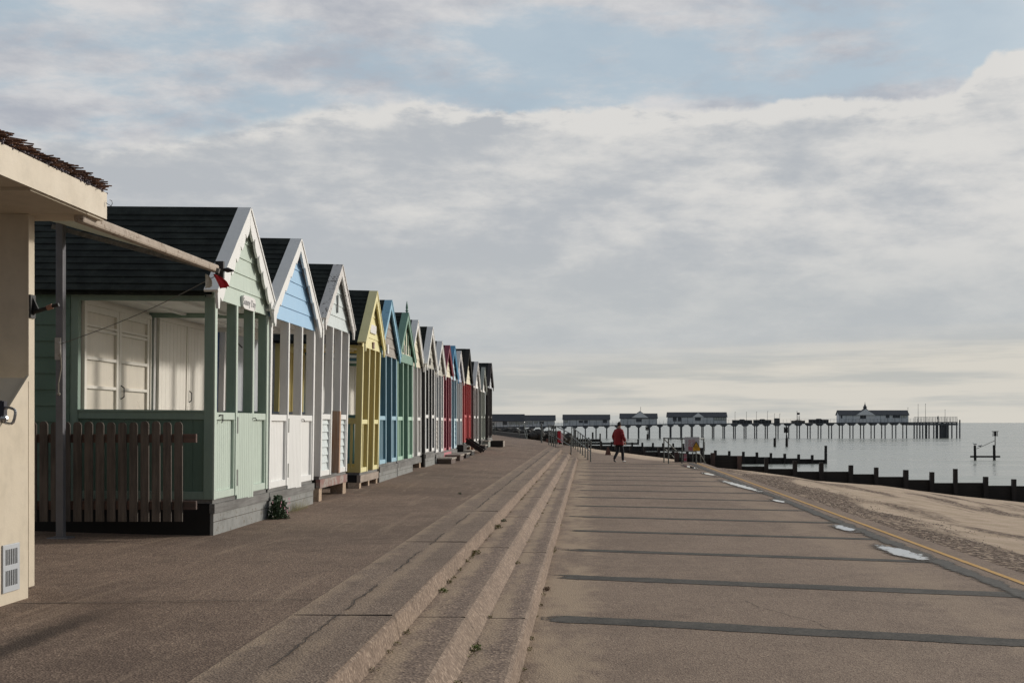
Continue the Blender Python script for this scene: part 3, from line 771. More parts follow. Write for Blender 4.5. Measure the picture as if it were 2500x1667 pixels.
    q.prism([(wd/2, zr+.03), (wd/2+.13, zr+.03-.13*s_/c_), (wd/2+.13, zr+.012-.13*s_/c_), (wd/2, zr+.01), (wd/2-.13, zr+.012-.13*s_/c_), (wd/2-.13, zr+.03-.13*s_/c_)], 'x', -PD-CL-.13, xb1-.152)
    q.build('ridge_cap', M_ROOF, root)
    if h.get('finial'):
        q = MB(); q.lathe((.05, wd/2, zr+.0), [(.02,0),(.02,.05),(.045,.07),(.02,.09),(.03,.13),(.022,.2),(.004,.3)], 10); q.build('finial', bm, root, smooth=True)
    for (fy_, z, sw, sh, hx, nm) in h.get('plq', []):
        q = MB(); q.box(.006, .03, wd*fy_-sw/2, wd*fy_+sw/2, z-zg-sh/2, z-zg+sh/2); q.build(nm, paint('plaque_'+hx, hx, .5, .1), root, bevel=.004)
    return root, dict(wd=wd, zg=zg, zf=zf, zt=zt, zr=zr, zrail=zr_)

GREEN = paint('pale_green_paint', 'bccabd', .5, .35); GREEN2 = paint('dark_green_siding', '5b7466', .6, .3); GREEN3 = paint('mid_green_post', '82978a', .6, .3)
BLUEG = paint('sky_blue_paint', '9cc3e2', .5, .12); WH = M_WHITE; WHS = paint('offwhite_paint', 'dcdad6', .55, .25)
WPEEL = paint('peeling_white_paint', 'd6d3cf', .6, .3, .42, '6b655f'); WPEEL2 = paint('weathered_pale_blue_board', 'cdd6d6', .6, .3, .25, '8a8d8a')
NAVY = paint('navy_siding', '46618f', .6, .3); YEL = paint('yellow_paint', 'e5dca4', .5, .18); YELD = paint('darker_yellow', 'cbb974', .5, .2)  # second yellow is darker than the one on the front trims
CRM = paint('cream_paint', 'ddd6bd', .5, .2); TEAL = paint('teal_siding', '4f7d80', .6, .3); BLUEP = paint('mid_blue_paint', '507a8e', .5, .2)
BLUEB = paint('light_blue_paint', '86b7cf', .5, .3, .3, '45718a'); BLUER = paint('pale_blue_rail', '9cc0d0', .5, .2); GWOOD = wood('bare_grey_boards', 'a39d94', '88827a', .8, 'y')
GRN6 = paint('mid_green_paint', '6c9381', .5, .2); GRN6R = paint('mint_rail_paint', 'a8cbb5', .5, .2); PALEB = wood('greyed_pale_boards', 'bab8ad', 'a3a197', .8, 'y')
BLKP = paint('black_paint', '1d1c1d', .5, .15); CRIM = paint('crimson_paint', '7e1f38', .5, .2); PINKR = paint('faded_pink_paint', 'b56f76', .6, .3)
STRB = paint('blue_barge_paint', '4f93b8', .5, .2); PSTR = paint('pale_blue_boards', 'bdd6e0', .5, .15); LIL = paint('lilac_grey_paint', 'a9b0c4', .5, .25)
GRYP = paint('pale_grey_paint', 'b7bcc0', .5, .25); REDP = paint('bright_red_paint', 'c04a4a', .5, .2); ROOFB = plain('black_felt', '262624', .9, 0, .3, 4)
BRN = paint('grey_brown_paint', '5d5350', .6, .3); SAGE = paint('faded_sage_paint', '9ba096', .6, .4); DBR = paint('dark_brown_stain', '2b2321', .6, .3)
RUST = wood('rusty_orange_post', 'bda593', 'ab8163', .8, 'z'); REDBEAM = paint('peeling_red_beam', '8c6a63', .8, .4, .8, '9c948c'); CREAMW = paint('porch_cream', 'e6e1d6', .5, .2)

HUTS = [
 dict(label='nearest beach hut, pale green with scalloped white bargeboards and a name board', X=-4.3, Y0=13.5, Y1=15.78, zf=.84, ztip=3.14, zr=4.39, lean=.008, CL=3.2,
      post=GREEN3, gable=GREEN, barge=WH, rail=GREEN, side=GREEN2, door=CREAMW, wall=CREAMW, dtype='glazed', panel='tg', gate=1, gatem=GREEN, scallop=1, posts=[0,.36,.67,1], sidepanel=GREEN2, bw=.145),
 dict(label='white beach hut with sky blue gable boards and wavy white bargeboards', X=-4.3, Y0=15.82, Y1=18.4, zf=.83, ztip=3.14, zr=4.39, lean=.015,
      post=WHS, gable=BLUEG, barge=WH, rail=WH, side=WHS, door=CREAMW, wall=CREAMW, panel='tg', gate=1, gatem=WH, scallop=2, posts=[0,.36,.66,1], siderail=WHS),
 dict(label='weathered white beach hut with peeling bargeboards, rusty centre post and shiplap front', X=-4.3, Y0=18.85, Y1=20.95, zf=.86, ztip=3.30, zr=4.39, lean=.02, found='piers',beamm=REDBEAM,
      post=WHS, gable=WPEEL2, barge=WPEEL, rail=WH, side=NAVY, door=GRYP, wall=CREAMW, panel='lap', panelm=WPEEL2, ruststain=RUST, siderail=paint('slate_blue_rail', '7d8a9c', .5, .3), sidepanel=NAVY, bw=.13, plq=[(.5,3.75,.05,.30,'8f9291','gable_ornament')]),
 dict(label='yellow beach hut raised on stone piers with yellow posts and bargeboards', X=-4.3, Y0=22.2, Y1=24.1, zf=.78, ztip=3.15, zr=4.31, lean=.022, found='piers3',
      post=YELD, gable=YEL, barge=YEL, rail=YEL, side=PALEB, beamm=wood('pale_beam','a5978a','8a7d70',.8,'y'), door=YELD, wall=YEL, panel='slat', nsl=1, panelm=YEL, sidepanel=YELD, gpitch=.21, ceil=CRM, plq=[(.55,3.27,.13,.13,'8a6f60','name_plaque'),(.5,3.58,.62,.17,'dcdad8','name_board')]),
 dict(label='blue beach hut with bare grey gable boards and pale blue slatted rails', X=-4.3, Y0=24.25, Y1=26.5, zf=.86, ztip=3.14, zr=4.36, found='block',
      post=BLUEP, gable=GWOOD, barge=BLUEB, rail=BLUER, side=TEAL, door=WHS, wall=CREAMW, panel='slat', nsl=3, panelm=BLUER, sidepanel=TEAL, plq=[(.45,3.32,.16,.2,'e2e2e0','name_plaque')]),
 dict(label='mid green beach hut with a spiked finial and green battens on a cream gable', X=-4.32, Y0=26.7, Y1=29.0, zf=.86, ztip=3.14, zr=4.32,
      post=GRN6, gable=CRM, barge=GRN6, rail=GRN6R, side=GRN6, door=WHS, wall=CREAMW, panel='slat', nsl=4, panelm=GRN6R, gtype='batten', finial=1, plq=[(.5,3.42,.16,.3,'b9bdb4','name_plaque')]),
 dict(label='plain white beach hut with cream gable standing next beyond the hut with the finial', X=-4.42, Y0=29.1, Y1=31.2, zf=.86, ztip=3.15, zr=4.35, found='piers',
      post=WHS, gable=CRM, barge=WH, rail=WH, side=WHS, door=CREAMW, wall=CREAMW, panel='slat', nsl=2, panelm=WH),
 dict(label='beach hut with black posts, white rails and greyed gable boards', X=-4.33, Y0=31.35, Y1=33.25, zf=.93, ztip=3.2, zr=4.35,
      post=BLKP, gable=PALEB, barge=WH, rail=WH, side=BLKP, door=WHS, wall=BLKP, panel='slat', nsl=2, panelm=GRYP, plq=[(.5,3.42,.12,.18,'3c3a38','name_plaque')]),
 dict(label='low white beach hut with grey posts between the black-posted and the crimson hut', X=-4.33, Y0=33.5, Y1=35.3, zf=.87, ztip=3.09, zr=4.10,
      post=GRYP, gable=PALEB, barge=WH, rail=WH, side=BLKP, door=WHS, wall=GRYP, panel='lap', panelm=GWOOD, plq=[(.5,3.35,.12,.14,'9a9c9e','name_plaque')]),
 dict(label='crimson beach hut with a cream gable and faded pink base', X=-4.38, Y0=35.7, Y1=37.7, zf=.86, ztip=3.14, zr=4.13, found='piers', beamm=PINKR,
      post=CRIM, gable=CRM, barge=CRIM, rail=PINKR, side=CRIM, door=WHS, wall=WHS, panel='slat', nsl=2, panelm=CRIM),
 dict(label='beach hut with blue bargeboards and pale blue and white boarding', X=-4.48, Y0=38.0, Y1=40.1, zf=.86, ztip=3.14, zr=4.27,
      post=BLUEP, gable=PSTR, barge=STRB, rail=PSTR, side=BLUEP, door=WHS, wall=WHS, panel='stripe', panelm=PSTR),
 dict(label='pale lilac-grey beach hut with white rails beside the red hut', X=-4.53, Y0=40.3, Y1=42.4, zf=.86, ztip=3.15, zr=4.24,
      post=GRYP, gable=LIL, barge=WHS, rail=WH, side=GRYP, door=CREAMW, wall=CRM, panel='slat', nsl=2, panelm=LIL),
 dict(label='bright red beach hut under a tall black roof', X=-4.5, Y0=42.9, Y1=45.3, zf=1.0, ztip=3.16, zr=4.48, found='piers',
      post=REDP, gable=CRM, barge=ROOFB, rail=REDP, side=REDP, door=WHS, wall=CRM, panel='tg', panelm=REDP, roofm=ROOFB),
 dict(label='grey-brown beach hut with a white gable beyond the red hut', X=-4.5, Y0=46.5, Y1=48.5, zf=.98, ztip=3.1, zr=4.18, found='piers',
      post=BRN, gable=WH, barge=WHS, rail=WHS, side=BRN, door=WHS, wall=BRN, panel='slat', nsl=2, panelm=BRN, roofm=ROOFB),
 dict(label='faded sage beach hut, last but one of the row', X=-4.53, Y0=50.0, Y1=51.9, zf=1.0, ztip=3.03, zr=4.12,
      post=SAGE, gable=WHS, barge=SAGE, rail=SAGE, side=SAGE, door=GRYP, wall=SAGE, panel='slat', nsl=3, panelm=SAGE),
 dict(label='dark brown beach hut at the far end of the row', X=-4.58, Y0=54.0, Y1=56.3, zf=1.02, ztip=3.32, zr=4.51,
      post=DBR, gable=GRYP, barge=DBR, rail=DBR, side=DBR, door=GRYP, wall=DBR, panel='tg', panelm=DBR, roofm=ROOFB),
]
HR = [hut(h) for h in HUTS]
# name plaque and number on the nearest hut, bolt on its front rail
r1, g1 = HR[0]
q = MB(); zc = 3.245-g1['zg']; yc = g1['wd']*.57
pts = []
for t in range(28):
    a = 2*math.pi*t/28; pts.append((yc+.27*math.copysign(abs(math.cos(a))**.35, math.cos(a)), zc+.085*math.copysign(abs(math.sin(a))**.45, math.sin(a))))
q.prism(pts, 'x', .008, .035); nb = q.build('name_board', paint('sign_white', 'e0dedb', .4, .05), r1, 'oblong white name board under the gable')
text_mesh('lettering', 'Sunny Day', .125, plain('sign_ink', '8a8a8c', .6), nb, Matrix.Translation((.036, yc, zc)) @ FACE_X)
q = MB(); q.box(.0, .022, g1['wd']*.40, g1['wd']*.46, 3.88-g1['zg'], 4.02-g1['zg']); nb2 = q.build('number_plate', paint('sign_white', 'e0dedb', .4, .05), r1, bevel=.003)
text_mesh('lettering', '8', .09, plain('sign_ink', '8a8a8c', .6), nb2, Matrix.Translation((.0235, g1['wd']*.43, 3.95-g1['zg'])) @ FACE_X)
q = MB(); zr1 = g1['zrail']; q.path([(.0, .2, zr1-.05), (.02, .2, zr1-.03), (.02, .3, zr1-.03), (.02, .3, zr1-.10), (.02, .26, zr1-.12)], .007, 6); q.build('rail_bolt', M_BLACK, r1)
q = MB(); h3r, g3 = HR[2]
q.tube((-1.45, .15, g3['zf']+2.2), (-1.45, .6, g3['zf']+2.1), .012); q.build('door_stay', M_BLACK, h3r)

# wooden steps in front of the farther huts
def wstep(label, X0, X1, Y0, Y1, z1, mat, two=None, pale=None):
    zg = zup(X1, Y0); t = thing('doorstep', label, 'doorstep', ((X0+X1)/2, (Y0+Y1)/2, zg), 0, 'doorsteps in front of the huts')
    a, b_, c, d = X0-(X0+X1)/2, X1-(X0+X1)/2, Y0-(Y0+Y1)/2, Y1-(Y0+Y1)/2
    q = MB(); q.box(a, b_, c, c+.04, 0, z1-.04); q.box(a, b_, d-.04, d, 0, z1-.04); q.box(b_-.03, b_-.005, c+.04, d-.04, .0, z1-.04); q.build('carcass', mat, t)
    q = MB(); q.box(a, b_+.02, c-.02, d+.02, z1-.04, z1); q.build('tread', pale or M_GREYW, t)
    if two:
        q = MB(); q.box(a-two[0], a, c, d, 0, two[1]); q.build('upper_block', mat, t)
    return t
DKW = wood('dark_step_timber', '2c2724', '201c1a', .8, 'x'); BRW = wood('brown_step_timber', '6f605a', '57493f', .8, 'x'); LITW = wood('sunlit_tread_tone', 'a89f94', '8f867b', .8, 'y')  # the pale timber has sunlight on the tread ends put into its colour
wstep('long low grey-brown step in front of the low white hut', -4.3, -3.9, 33.7, 34.9, .17, BRW, (.0, .1), LITW)
wstep('brown box step with sunlit-toned end in front of the crimson hut', -4.35, -3.9, 36.0, 37.1, .19, BRW, (.0, .1), LITW)
wstep('small dark step in front of the blue-barged hut', -4.45, -3.95, 38.3, 39.5, .16, DKW, None, LITW)
wstep('black double step in front of the lilac-grey hut', -4.3, -4.02, 40.8, 41.9, .17, DKW, (.25, .36), LITW)
wstep('low dark step in front of the grey-brown hut', -4.45, -4.1, 47.0, 48.1, .2, DKW, None, LITW)
wstep('grey step in front of the faded sage hut', -4.5, -4.25, 50.4, 51.5, .28, paint('grey_step', '8e938c', .7, .3), None, LITW)
t = thing('stair_flight', 'black open stair with sloping side boards leading up to the red hut', 'stairs', (-4.25, 44.1, zup(-4.2, 44)))
for dy_ in (-.5, .5):
    q = MB(); q.beam((-.28, dy_, .46), (.35, dy_, .05), .04, .17); q.build('stringer', DKW, t)
for i in range(3):
    q = MB(); xx = -.15+i*.2; q.box(xx-.1, xx+.1, -.48, .48, .32-i*.12, .35-i*.12); q.build('tread', DKW, t)
t = thing('planter_box', 'long black planter box with a sunlit-toned end beside the farthest hut', 'planter', (-4.02, 52.3, zup(-4, 52.3)))
q = MB(); q.box(-.3, .28, -.4, -.36, 0, .26); q.box(-.3, .28, .36, .4, 0, .26); q.box(-.3, -.26, -.36, .36, 0, .26); q.box(-.26, .28, -.36, .36, .0, .21); q.build('box', DKW, t)
q = MB(); q.box(.281, .305, -.4, .4, 0, .25); q.build('sunlit_end_board', LITW, t)  # sunlight on the seaward end, put into a paler board colour

# ------------------------------------------------------------------ picket fence, awning and post by the nearest hut
t = thing('picket_fence', 'low weathered picket fence panel in front of the pale green hut side', 'fence', (-5.4, 13.02, .66))
PK = wood('weathered_picket', '675d55', '47403a', .85, 'z')
x0s = -6.25; k = 0
while True:
    xx = x0s+k*.1238
    if xx > -4.50: break
    q = MB(); xa = xx+5.4; wdp = .088; ht = 1.10+random.uniform(-.008, .008)
    pts = [(xa-wdp/2, 0), (xa+wdp/2, 0), (xa+wdp/2, ht-.035), (xa+wdp/2-.012, ht-.01), (xa+wdp/2-.03, ht), (xa-wdp/2+.03, ht), (xa-wdp/2+.012, ht-.01), (xa-wdp/2, ht-.035)]
    q.prism(pts, 'y', -.011, .011); q.build('picket', PK, t); k += 1
for zz_ in (.13, .87):
    q = MB(); q.box(-.95, 1.07, .013, .055, zz_, zz_+.095); q.build('fence_rail', wood('red_brown_rail', '665048', '463a35', .85, 'x'), t)
t = thing('steel_post', 'tall grey square steel post standing in front of the picket fence', 'post', (-5.74, 12.85, .5))
q = MB(); q.box(-.04, .04, -.04, .04, 0, 3.42); q.box(-.11, .11, -.11, .11, -.02, .008); q.build('shaft', M_STEEL, t, bevel=.008)
q = MB(); q.path([(.0, -.06, 2.15), (.03, -.09, 2.1), (.03, -.09, 2.0), (.0, -.06, 1.95)], .012, 6); q.box(-.03, .03, -.08, -.056, 1.93, 2.17); q.build('cleat', plain('pale_plastic', 'aaa5a0', .5), t)
q = MB(); q.path([(.03, -.09, 2.05), (.05, -.1, 1.85), (.02, -.1, 1.68), (.02, -.1, 1.58)], .008, 5); q.ball((.02, -.1, 1.56), .02); q.build('cord_tail', plain('rope_pale', '8f8a80', .8), t)
# awning roof
t = thing('canopy', 'grey lean-to canopy with a pale front beam between the kiosk and the green hut', 'canopy', (-4.0, 11.2, 3.4))
def L_(p): return Vector(p)-Vector((-4.0, 11.2, 3.4))
C = [Vector((-3.98,9.46,3.37)), Vector((-4.14,13.0,3.46)), Vector((-6.1,13.0,4.02)), Vector((-5.9,9.46,3.93))]
q = MB()
for i in range(9):
    t0, t1 = i/9, (i+.94)/9
    a = C[0].lerp(C[3], t0); b_ = C[1].lerp(C[2], t0); c = C[1].lerp(C[2], t1); d = C[0].lerp(C[3], t1)
    up_ = Vector((0,0,.018))
    q.add([L_(a), L_(b_), L_(c), L_(d), L_(a+up_), L_(b_+up_), L_(c+up_), L_(d+up_)], [(3,2,1,0),(4,5,6,7),(0,1,5,4),(1,2,6,5),(2,3,7,6),(3,0,4,7)])
mcs = plain('grey_canopy_sheet', 'b5b2a6', .6, 0, .35, 6); nn_ = NB(mcs.node_tree)
tr_ = nn_.n('ShaderNodeBsdfTranslucent'); tr_.inputs[0].default_value = (*rgb('c4c0b0'), 1); mx = nn_.n('ShaderNodeMixShader'); mx.inputs[0].default_value = .5
bs_ = mcs.node_tree.nodes['Principled BSDF']; om = mcs.node_tree.nodes['Material Output']
mcs.node_tree.links.new(bs_.outputs[0], mx.inputs[1]); mcs.node_tree.links.new(tr_.outputs[0], mx.inputs[2]); mcs.node_tree.links.new(mx.outputs[0], om.inputs[0])
q.build('roof_sheet', mcs, t)
q = MB(); q.beam(L_((-5.9,13.0,3.91)), L_((-4.06,13.0,3.42)), .04, .05); q.build('end_rafter', M_GREYW, t)
q = MB(); q.beam(L_((-3.95,9.15,3.345)), L_((-4.13,13.1,3.455)), .08, .085); q.build('front_beam', paint('dirty_cream_beam', 'a89b8c', .7, .5, .4, '7d6c5c', streak=False), t, bevel=.02)
q = MB(); e = Vector((-4.085,13.17,3.455)); q.box(*[v_ for pr in zip((e-Vector((.06,.05,.10))-Vector((-4,11.2,3.4))), (e+Vector((.03,.0,.09))-Vector((-4,11.2,3.4)))) for v_ in pr])
q.tube(L_(e+Vector((.02,-.02,.0))), L_(e+Vector((.07,-.02,-.005))), .012, .03); q.tube(L_(e+Vector((.07,-.02,-.005))), L_(e+Vector((.14,-.02,-.015))), .03, .008); q.build('end_clamp', M_BLACK, t)
q = MB(); a = Vector((-4.09,13.1,3.40)); b_ = Vector((-5.71,12.77,2.6)); pts = []
for i in range(13):
    u_ = i/12; p = a.lerp(b_, u_); p.z -= .05*math.sin(math.pi*u_); pts.append(p)
q.path(pts, .0045, 5); tag(q.build('guy_rope', plain('thin_grey_cord', '77756f', .8)), 'thin grey cord running from the canopy beam down to the steel post', 'cord')
t = thing('bunting_flag', 'crumpled red and white flag hanging from the end of the canopy beam', 'flag', (-4.13, 13.0, 3.40)); t.scale = (.8, .8, .8)
for (nm, mt, x0, x1) in (('red_panel', plain('red_cloth', 'd0343c', .8, 0, .3, 20), .0, .14), ('white_panel', plain('white_cloth', 'ddd8cc', .8, 0, .3, 20), -.11, .0)):
    q = MB(); n1 = 8
    for i in range(n1+1):
        for j in range(7):
            u_, v_ = i/n1, j/6; tap = .25+.75*math.sin(min(1, u_*1.2)*math.pi*.6)
            q.v.append(Vector((x0+(x1-x0)*v_*tap+(.10*u_ if x1 > .05 else -.0), .03*math.sin(v_*9+u_*3), -.02-.20*u_*(1-.15*v_))))
    for i in range(n1):
        for j in range(6): q.f.append((i*7+j, i*7+j+1, (i+1)*7+j+1, (i+1)*7+j))
    o = q.build(nm, mt, t, smooth=True); sd = o.modifiers.new('solid', 'SOLIDIFY'); sd.thickness = .003

# ------------------------------------------------------------------ kiosk at the left
t = thing('kiosk', 'cream kiosk with a reed-topped roof and vented seaward wall at the left edge', 'kiosk', (-5, 8.5, .5))
K = Vector((-5, 8.5, .5))
def kb(x0, x1, y0, y1, z0, z1, q=None):
    q = q or MB(); q.box(x0-K.x, x1-K.x, y0-K.y, y1-K.y, z0-K.z, z1-K.z); return q
q = kb(-8, -4.335, 9.12, 9.2, .48, 3.44); q.build('end_wall', M_CREAM, t)
q = kb(-4.335, -4.32, 9.115, 9.21, .48, 3.36); q.build('corner_trim', M_CREAM, t)
q = MB(); prof = [(7.2, .4), (8.7, .4), (8.7, 2.08), (7.2, .87)]
q.prism([(a-K.y, b_-K.z) for a, b_ in prof], 'x', -6.5-K.x, -4.145-K.x); q.build('sloping_cover', M_CREAM, t)
q = MB(); q.prism([(a-K.y, b_-K.z) for a, b_ in [(7.19, .44), (8.705, .44), (8.705, 2.10), (7.19, .885)]], 'x', -4.144-K.x, -4.13-K.x); q.build('seaward_wall', M_CREAM, t)
q = MB(); q.beam(Vector((-4.126, 7.2, .885))-K, Vector((-4.126, 8.7, 2.085))-K, .014, .03); q.build('cover_trim', M_CREAM, t)
kb(-8, -3.87, 7.0, 9.43, 3.385, 3.56).build('roof_deck', M_CREAM, t)
q = kb(-3.87, -3.85, 6.5, 9.445, 3.375, 3.585); q.build('fascia', paint('pale_fascia', 'd2c7b4', .6, .3, .0, streak=False), t)
q = kb(-4.45, -3.87, 9.12, 9.43, 3.36, 3.384); kb(-8, -4.45, 8.2, 9.119, 3.362, 3.384, q); kb(-4.45, -3.875, 8.2, 9.12, 3.362, 3.384, q); q.build('soffit_board', M_CREAM, t)
q = MB(); kb(-4.129, -4.118, 8.31, 8.555, .545, .885, q); vo_ = q.build('vent', plain('vent_grey', 'b4b8bc', .5, .2, .1), t, bevel=.003)
q = MB()
for r_ in (0, 1):
    for i in range(7): kb(-4.1175, -4.116, 8.345+i*.026, 8.357+i*.026, .59+r_*.15, .70+r_*.15, q)
q.build('vent_slots', M_BLACK, vo_)
q = kb(-4.9, -4.11, 8.28, 8.315, 1.87, 1.905); kb(-4.135, -4.1, 8.285, 8.33, 1.78, 1.90, q); q.build('locking_bar', plain('gunmetal', '2c2a33', .4, .3), t)
q = MB()
pc = Vector((-4.075, 8.30, 1.80))-K; pts = []
for i in range(17):
    a = 2*math.pi*i/16; pts.append(pc+Vector((.052*math.copysign(abs(math.cos(a))**.6, math.cos(a))*.8+.02*math.sin(a), 0, .052*math.copysign(abs(math.sin(a))**.6, math.sin(a))-.02*math.cos(a))))
q.path(pts, .010, 6); q.ball(pc+Vector((-.03,0,-.02)), .028); q.build('padlock', plain('chrome', 'b0b0b0', .25, .8, .1), t)
q = MB(); lz = 2.66-K.z; lx = -4.318-K.x; ly_ = 9.15-K.y
q.box(lx, lx+.012, ly_-.03, ly_+.05, lz-.10, lz+.08); q.add([(lx+.01, ly_, lz+.07), (lx+.055, ly_, lz-.03), (lx+.01, ly_, lz-.08), (lx+.01, ly_+.02, lz+.07), (lx+.055, ly_+.02, lz-.03), (lx+.01, ly_+.02, lz-.08)], [(0,1,2), (5,4,3), (0,3,4,1), (1,4,5,2)])
q.tube((lx+.02, ly_, lz-.055), (lx+.13, ly_, lz-.02), .016); q.build('shutter_latch', M_BLACK, t)
q = MB(); q.tube((lx+.125, ly_, lz-.022), (lx+.165, ly_, lz-.008), .02); q.build('latch_grip', plain('worn_copper', '9a6f5c', .6), t)
q = MB(); q.tube((lx+.165, ly_, lz-.008), (lx+.215, ly_, lz+.004), .015); q.build('latch_end', BLKP, t)
q = MB(); pc = Vector((-3.84, 9.40, 3.50))-K
q.path([pc, pc+Vector((.012,.02,-.01)), pc+Vector((.03,.03,-.02)), pc+Vector((.04,.03,.0)), pc+Vector((.035,.03,.022)), pc+Vector((.018,.03,.028))], .0025, 5); q.build('screw_hook', M_GALV, t)
# reed thatch
rr = random.Random(3)
def sticks(nm, mt, n_, zlo, zhi, reach, rad):
    q = MB()
    for i in range(n_):
        yy = rr.uniform(6.8, 9.47); lay = rr.random(); zz_ = zlo+(zhi-zlo)*lay
        xe = -3.88+reach*(rr.random()**1.6)-.04*lay; an = rr.uniform(-.10, .10); ay = rr.uniform(-.25, .25)
        ln = rr.uniform(.35, .8)
        q.tube(Vector((xe-ln, yy+ay*ln*.5, zz_+an*ln+.03))-K, Vector((xe, yy, zz_))-K, rad*rr.uniform(.6, 1.3), rad*.6, 4)
    q.build(nm, mt, t)
sticks('reed_thatch', wood('brown_reed', '84604a', '4a342b', .9, 'x'), 420, 3.60, 3.675, .12, .0085)
sticks('reed_underlayer', wood('grey_reed', '8d858b', '5a5256', .9, 'x'), 520, 3.58, 3.64, .055, .012)
q = kb(-8, -3.9, 6.6, 9.44, 3.56, 3.60); q.build('thatch_backing', plain('thatch_dark', '3a302c', .9, 0, .4, 8), t)

# ------------------------------------------------------------------ plants and weeds
def leafmat(name, a, c): return plain(name, a, .7, 0, .5, 40)
ML1 = leafmat('daisy_leaf', '43583a', ''); ML2 = leafmat('dry_grass', '7c7548', ''); ML3 = leafmat('weed_leaf', '6d7c3a', '')
def clump(q, c, r, h, n_, ln, wd_, rng):
    for i in range(n_):
        u_ = rng.random(); a = rng.uniform(0, 2*math.pi); rad = r*math.sqrt(rng.random())*(1-.35*u_)
        p = Vector(c)+Vector((rad*math.cos(a), rad*math.sin(a), h*u_))
        d = Vector((rng.gauss(0,1), rng.gauss(0,1), rng.gauss(.3,.8))).normalized()*ln*rng.uniform(.5,1.2); s_ = d.cross(Vector((rng.gauss(0,1), rng.gauss(0,1), rng.gauss(0,1)))).normalized()*wd_
        q.add([p-s_*.3, p+d*.5+s_, p+d, p+d*.5-s_], [(0,1,2,3)])
t = thing('daisy_bush', 'dark green bush with small pink and orange flowers at the corner of the green hut', 'bush', (-4.14, 15.78, zup(-4.1, 15.75))); t.scale = (.85, .85, .78)
rg = random.Random(5)
q = MB(); clump(q, (0, 0, 0), .17, .30, 1300, .05, .013, rg); clump(q, (-.03, .1, .2), .09, .19, 420, .05, .012, rg); q.build('foliage', ML1, t)
q = MB()
for i in range(14):
    a = rg.uniform(0, 6.28); p = Vector((.14*math.cos(a)+.04, .15*math.sin(a)-.04, rg.uniform(.12, .36)))
    for k in range(6):
        b_ = k*math.pi/3; q.add([p, p+Vector((.006, .02*math.cos(b_-.4), .02*math.sin(b_-.4))), p+Vector((.012, .026*math.cos(b_), .026*math.sin(b_))), p+Vector((.006, .02*math.cos(b_+.4), .02*math.sin(b_+.4)))], [(0,1,2,3)])
q.build('flower', plain('pink_petals', 'c08a9a', .7, 0, .3, 30), t)
q = MB()
for i in range(9):
    q.tube((rg.uniform(-.05,.05), rg.uniform(-.08,.08), 0), (rg.uniform(-.12,.12), rg.uniform(-.12,.12), rg.uniform(.2,.38)), .005, .003, 5)
q.build('stem', ML1, t)
t = thing('grass_tuft', 'dry yellowish grass tuft at the foot of the blue-gabled hut', 'grass tuft', (-4.28, 17.2, zup(-4.2, 17.2)))
q = MB()
for i in range(500):
    p = Vector((rg.uniform(-.12,.12), rg.gauss(0,.28), 0)); d = Vector((rg.gauss(0,.05), rg.gauss(0,.05), rg.uniform(.06,.2)))
    q.add([p+Vector((0,-.003,0)), p+Vector((0,.003,0)), p+d], [(0,1,2)])
q.build('blades', ML2, t)
for (X, Y, Z, s_, lb, mt) in ((-1.235, 10.1, .30, .07, 'grassy weed in the step corner behind the sandy patch', ML3), (-.785, 8.3, .15, .075, 'bright green weed growing low at the foot of the middle step', ML3),
        (-1.24, 13.0, .30, .09, 'brownish moss clump against the top riser', ML2), (-1.235, 17.3, .30, .07, 'small green weed against the top riser, next after two mossy clumps', ML1),
        (-1.24, 16.2, .30, .10, 'olive moss clump against the top riser near a joint', ML2), (-2.3, 21.2, zup(-2.3, 21.2), .06, 'tiny green weed in the pavement joint of the upper promenade', ML1),
        (-.43, 12.3, .0, .07, 'brown dry leaf heap at the foot of the bottom step', plain('dead_leaf', '5f4a38', .8))):
    t = thing('weed', lb, 'weed', (X, Y, Z)); s_ *= .62; q = MB(); clump(q, (0,0,0), s_, s_*.7, 110, s_*.5, s_*.10, rg); q.build('leaves', mt, t)

q = MB(); rgm = random.Random(21)
for i in range(85):
    Yq = 5+32*rgm.random()**1.5; k = rgm.choice((0, 0, 1, 2)); X, Z = ((-1.25, .30), (-.80, .15), (-.45, 0))[k]
    clump(q, (X, Yq, Z), rgm.uniform(.01, .05), .02, rgm.randint(8, 30), rgm.uniform(.012, .03), .004, rgm)
tag(q.build('step_moss', ML2), 'dry moss and crumbs gathered in the step corners', 'moss', kind='stuff')
# ------------------------------------------------------------------ railings on the steps and promenade
def railing(name, label, posts, rails, mat=M_GALV, rr_=.026, feet=True):
    base = Vector(posts[0][0]); t = thing(name, label, 'railing', base)
    for a, b_ in posts:
        q = MB(); a = Vector(a)-base; b_ = Vector(b_)-base; q.tube(a, b_, rr_)
        if feet: q.lathe(a, [(rr_*3, 0), (rr_*3, .012), (rr_*1.5, .016)], 10)
        q.ball(b_, rr_*1.45, 8, 6); q.build('post', mat, t)
    for pr in rails:
        q = MB(); q.path([Vector(p)-base for p in pr], rr_*.92); q.build('rail', mat, t)
    return t
near, far = Vector((.13, 52.8, 0)), Vector((-.88, 65, .45)); ps = []
for i in range(9):
    p = near.lerp(far, i/8); hgt = .92+.14*i/8; ps.append((p, p+Vector((0,0,hgt))))
railing('ramp_railing', 'long grey tube railing down the right side of the ramp', ps, [[p[1] for p in ps], [p[0].lerp(p[1], .5) for p in ps]])
a, b_ = Vector((-1.65, 61, .45)), Vector((-.81, 57, .12))
railing('step_handrail', 'short sloping handrail crossing the end of the steps', [(a, a+Vector((0,0,1.12))), (b_, b_+Vector((0,0,1.09)))],
        [[a+Vector((0,0,1.12)), b_+Vector((0,0,1.09))], [a+Vector((0,0,.55)), b_+Vector((0,0,.5))]])
fp = [(-1.78, 61.6), (-1.95, 63.2), (-2.15, 65.2)]
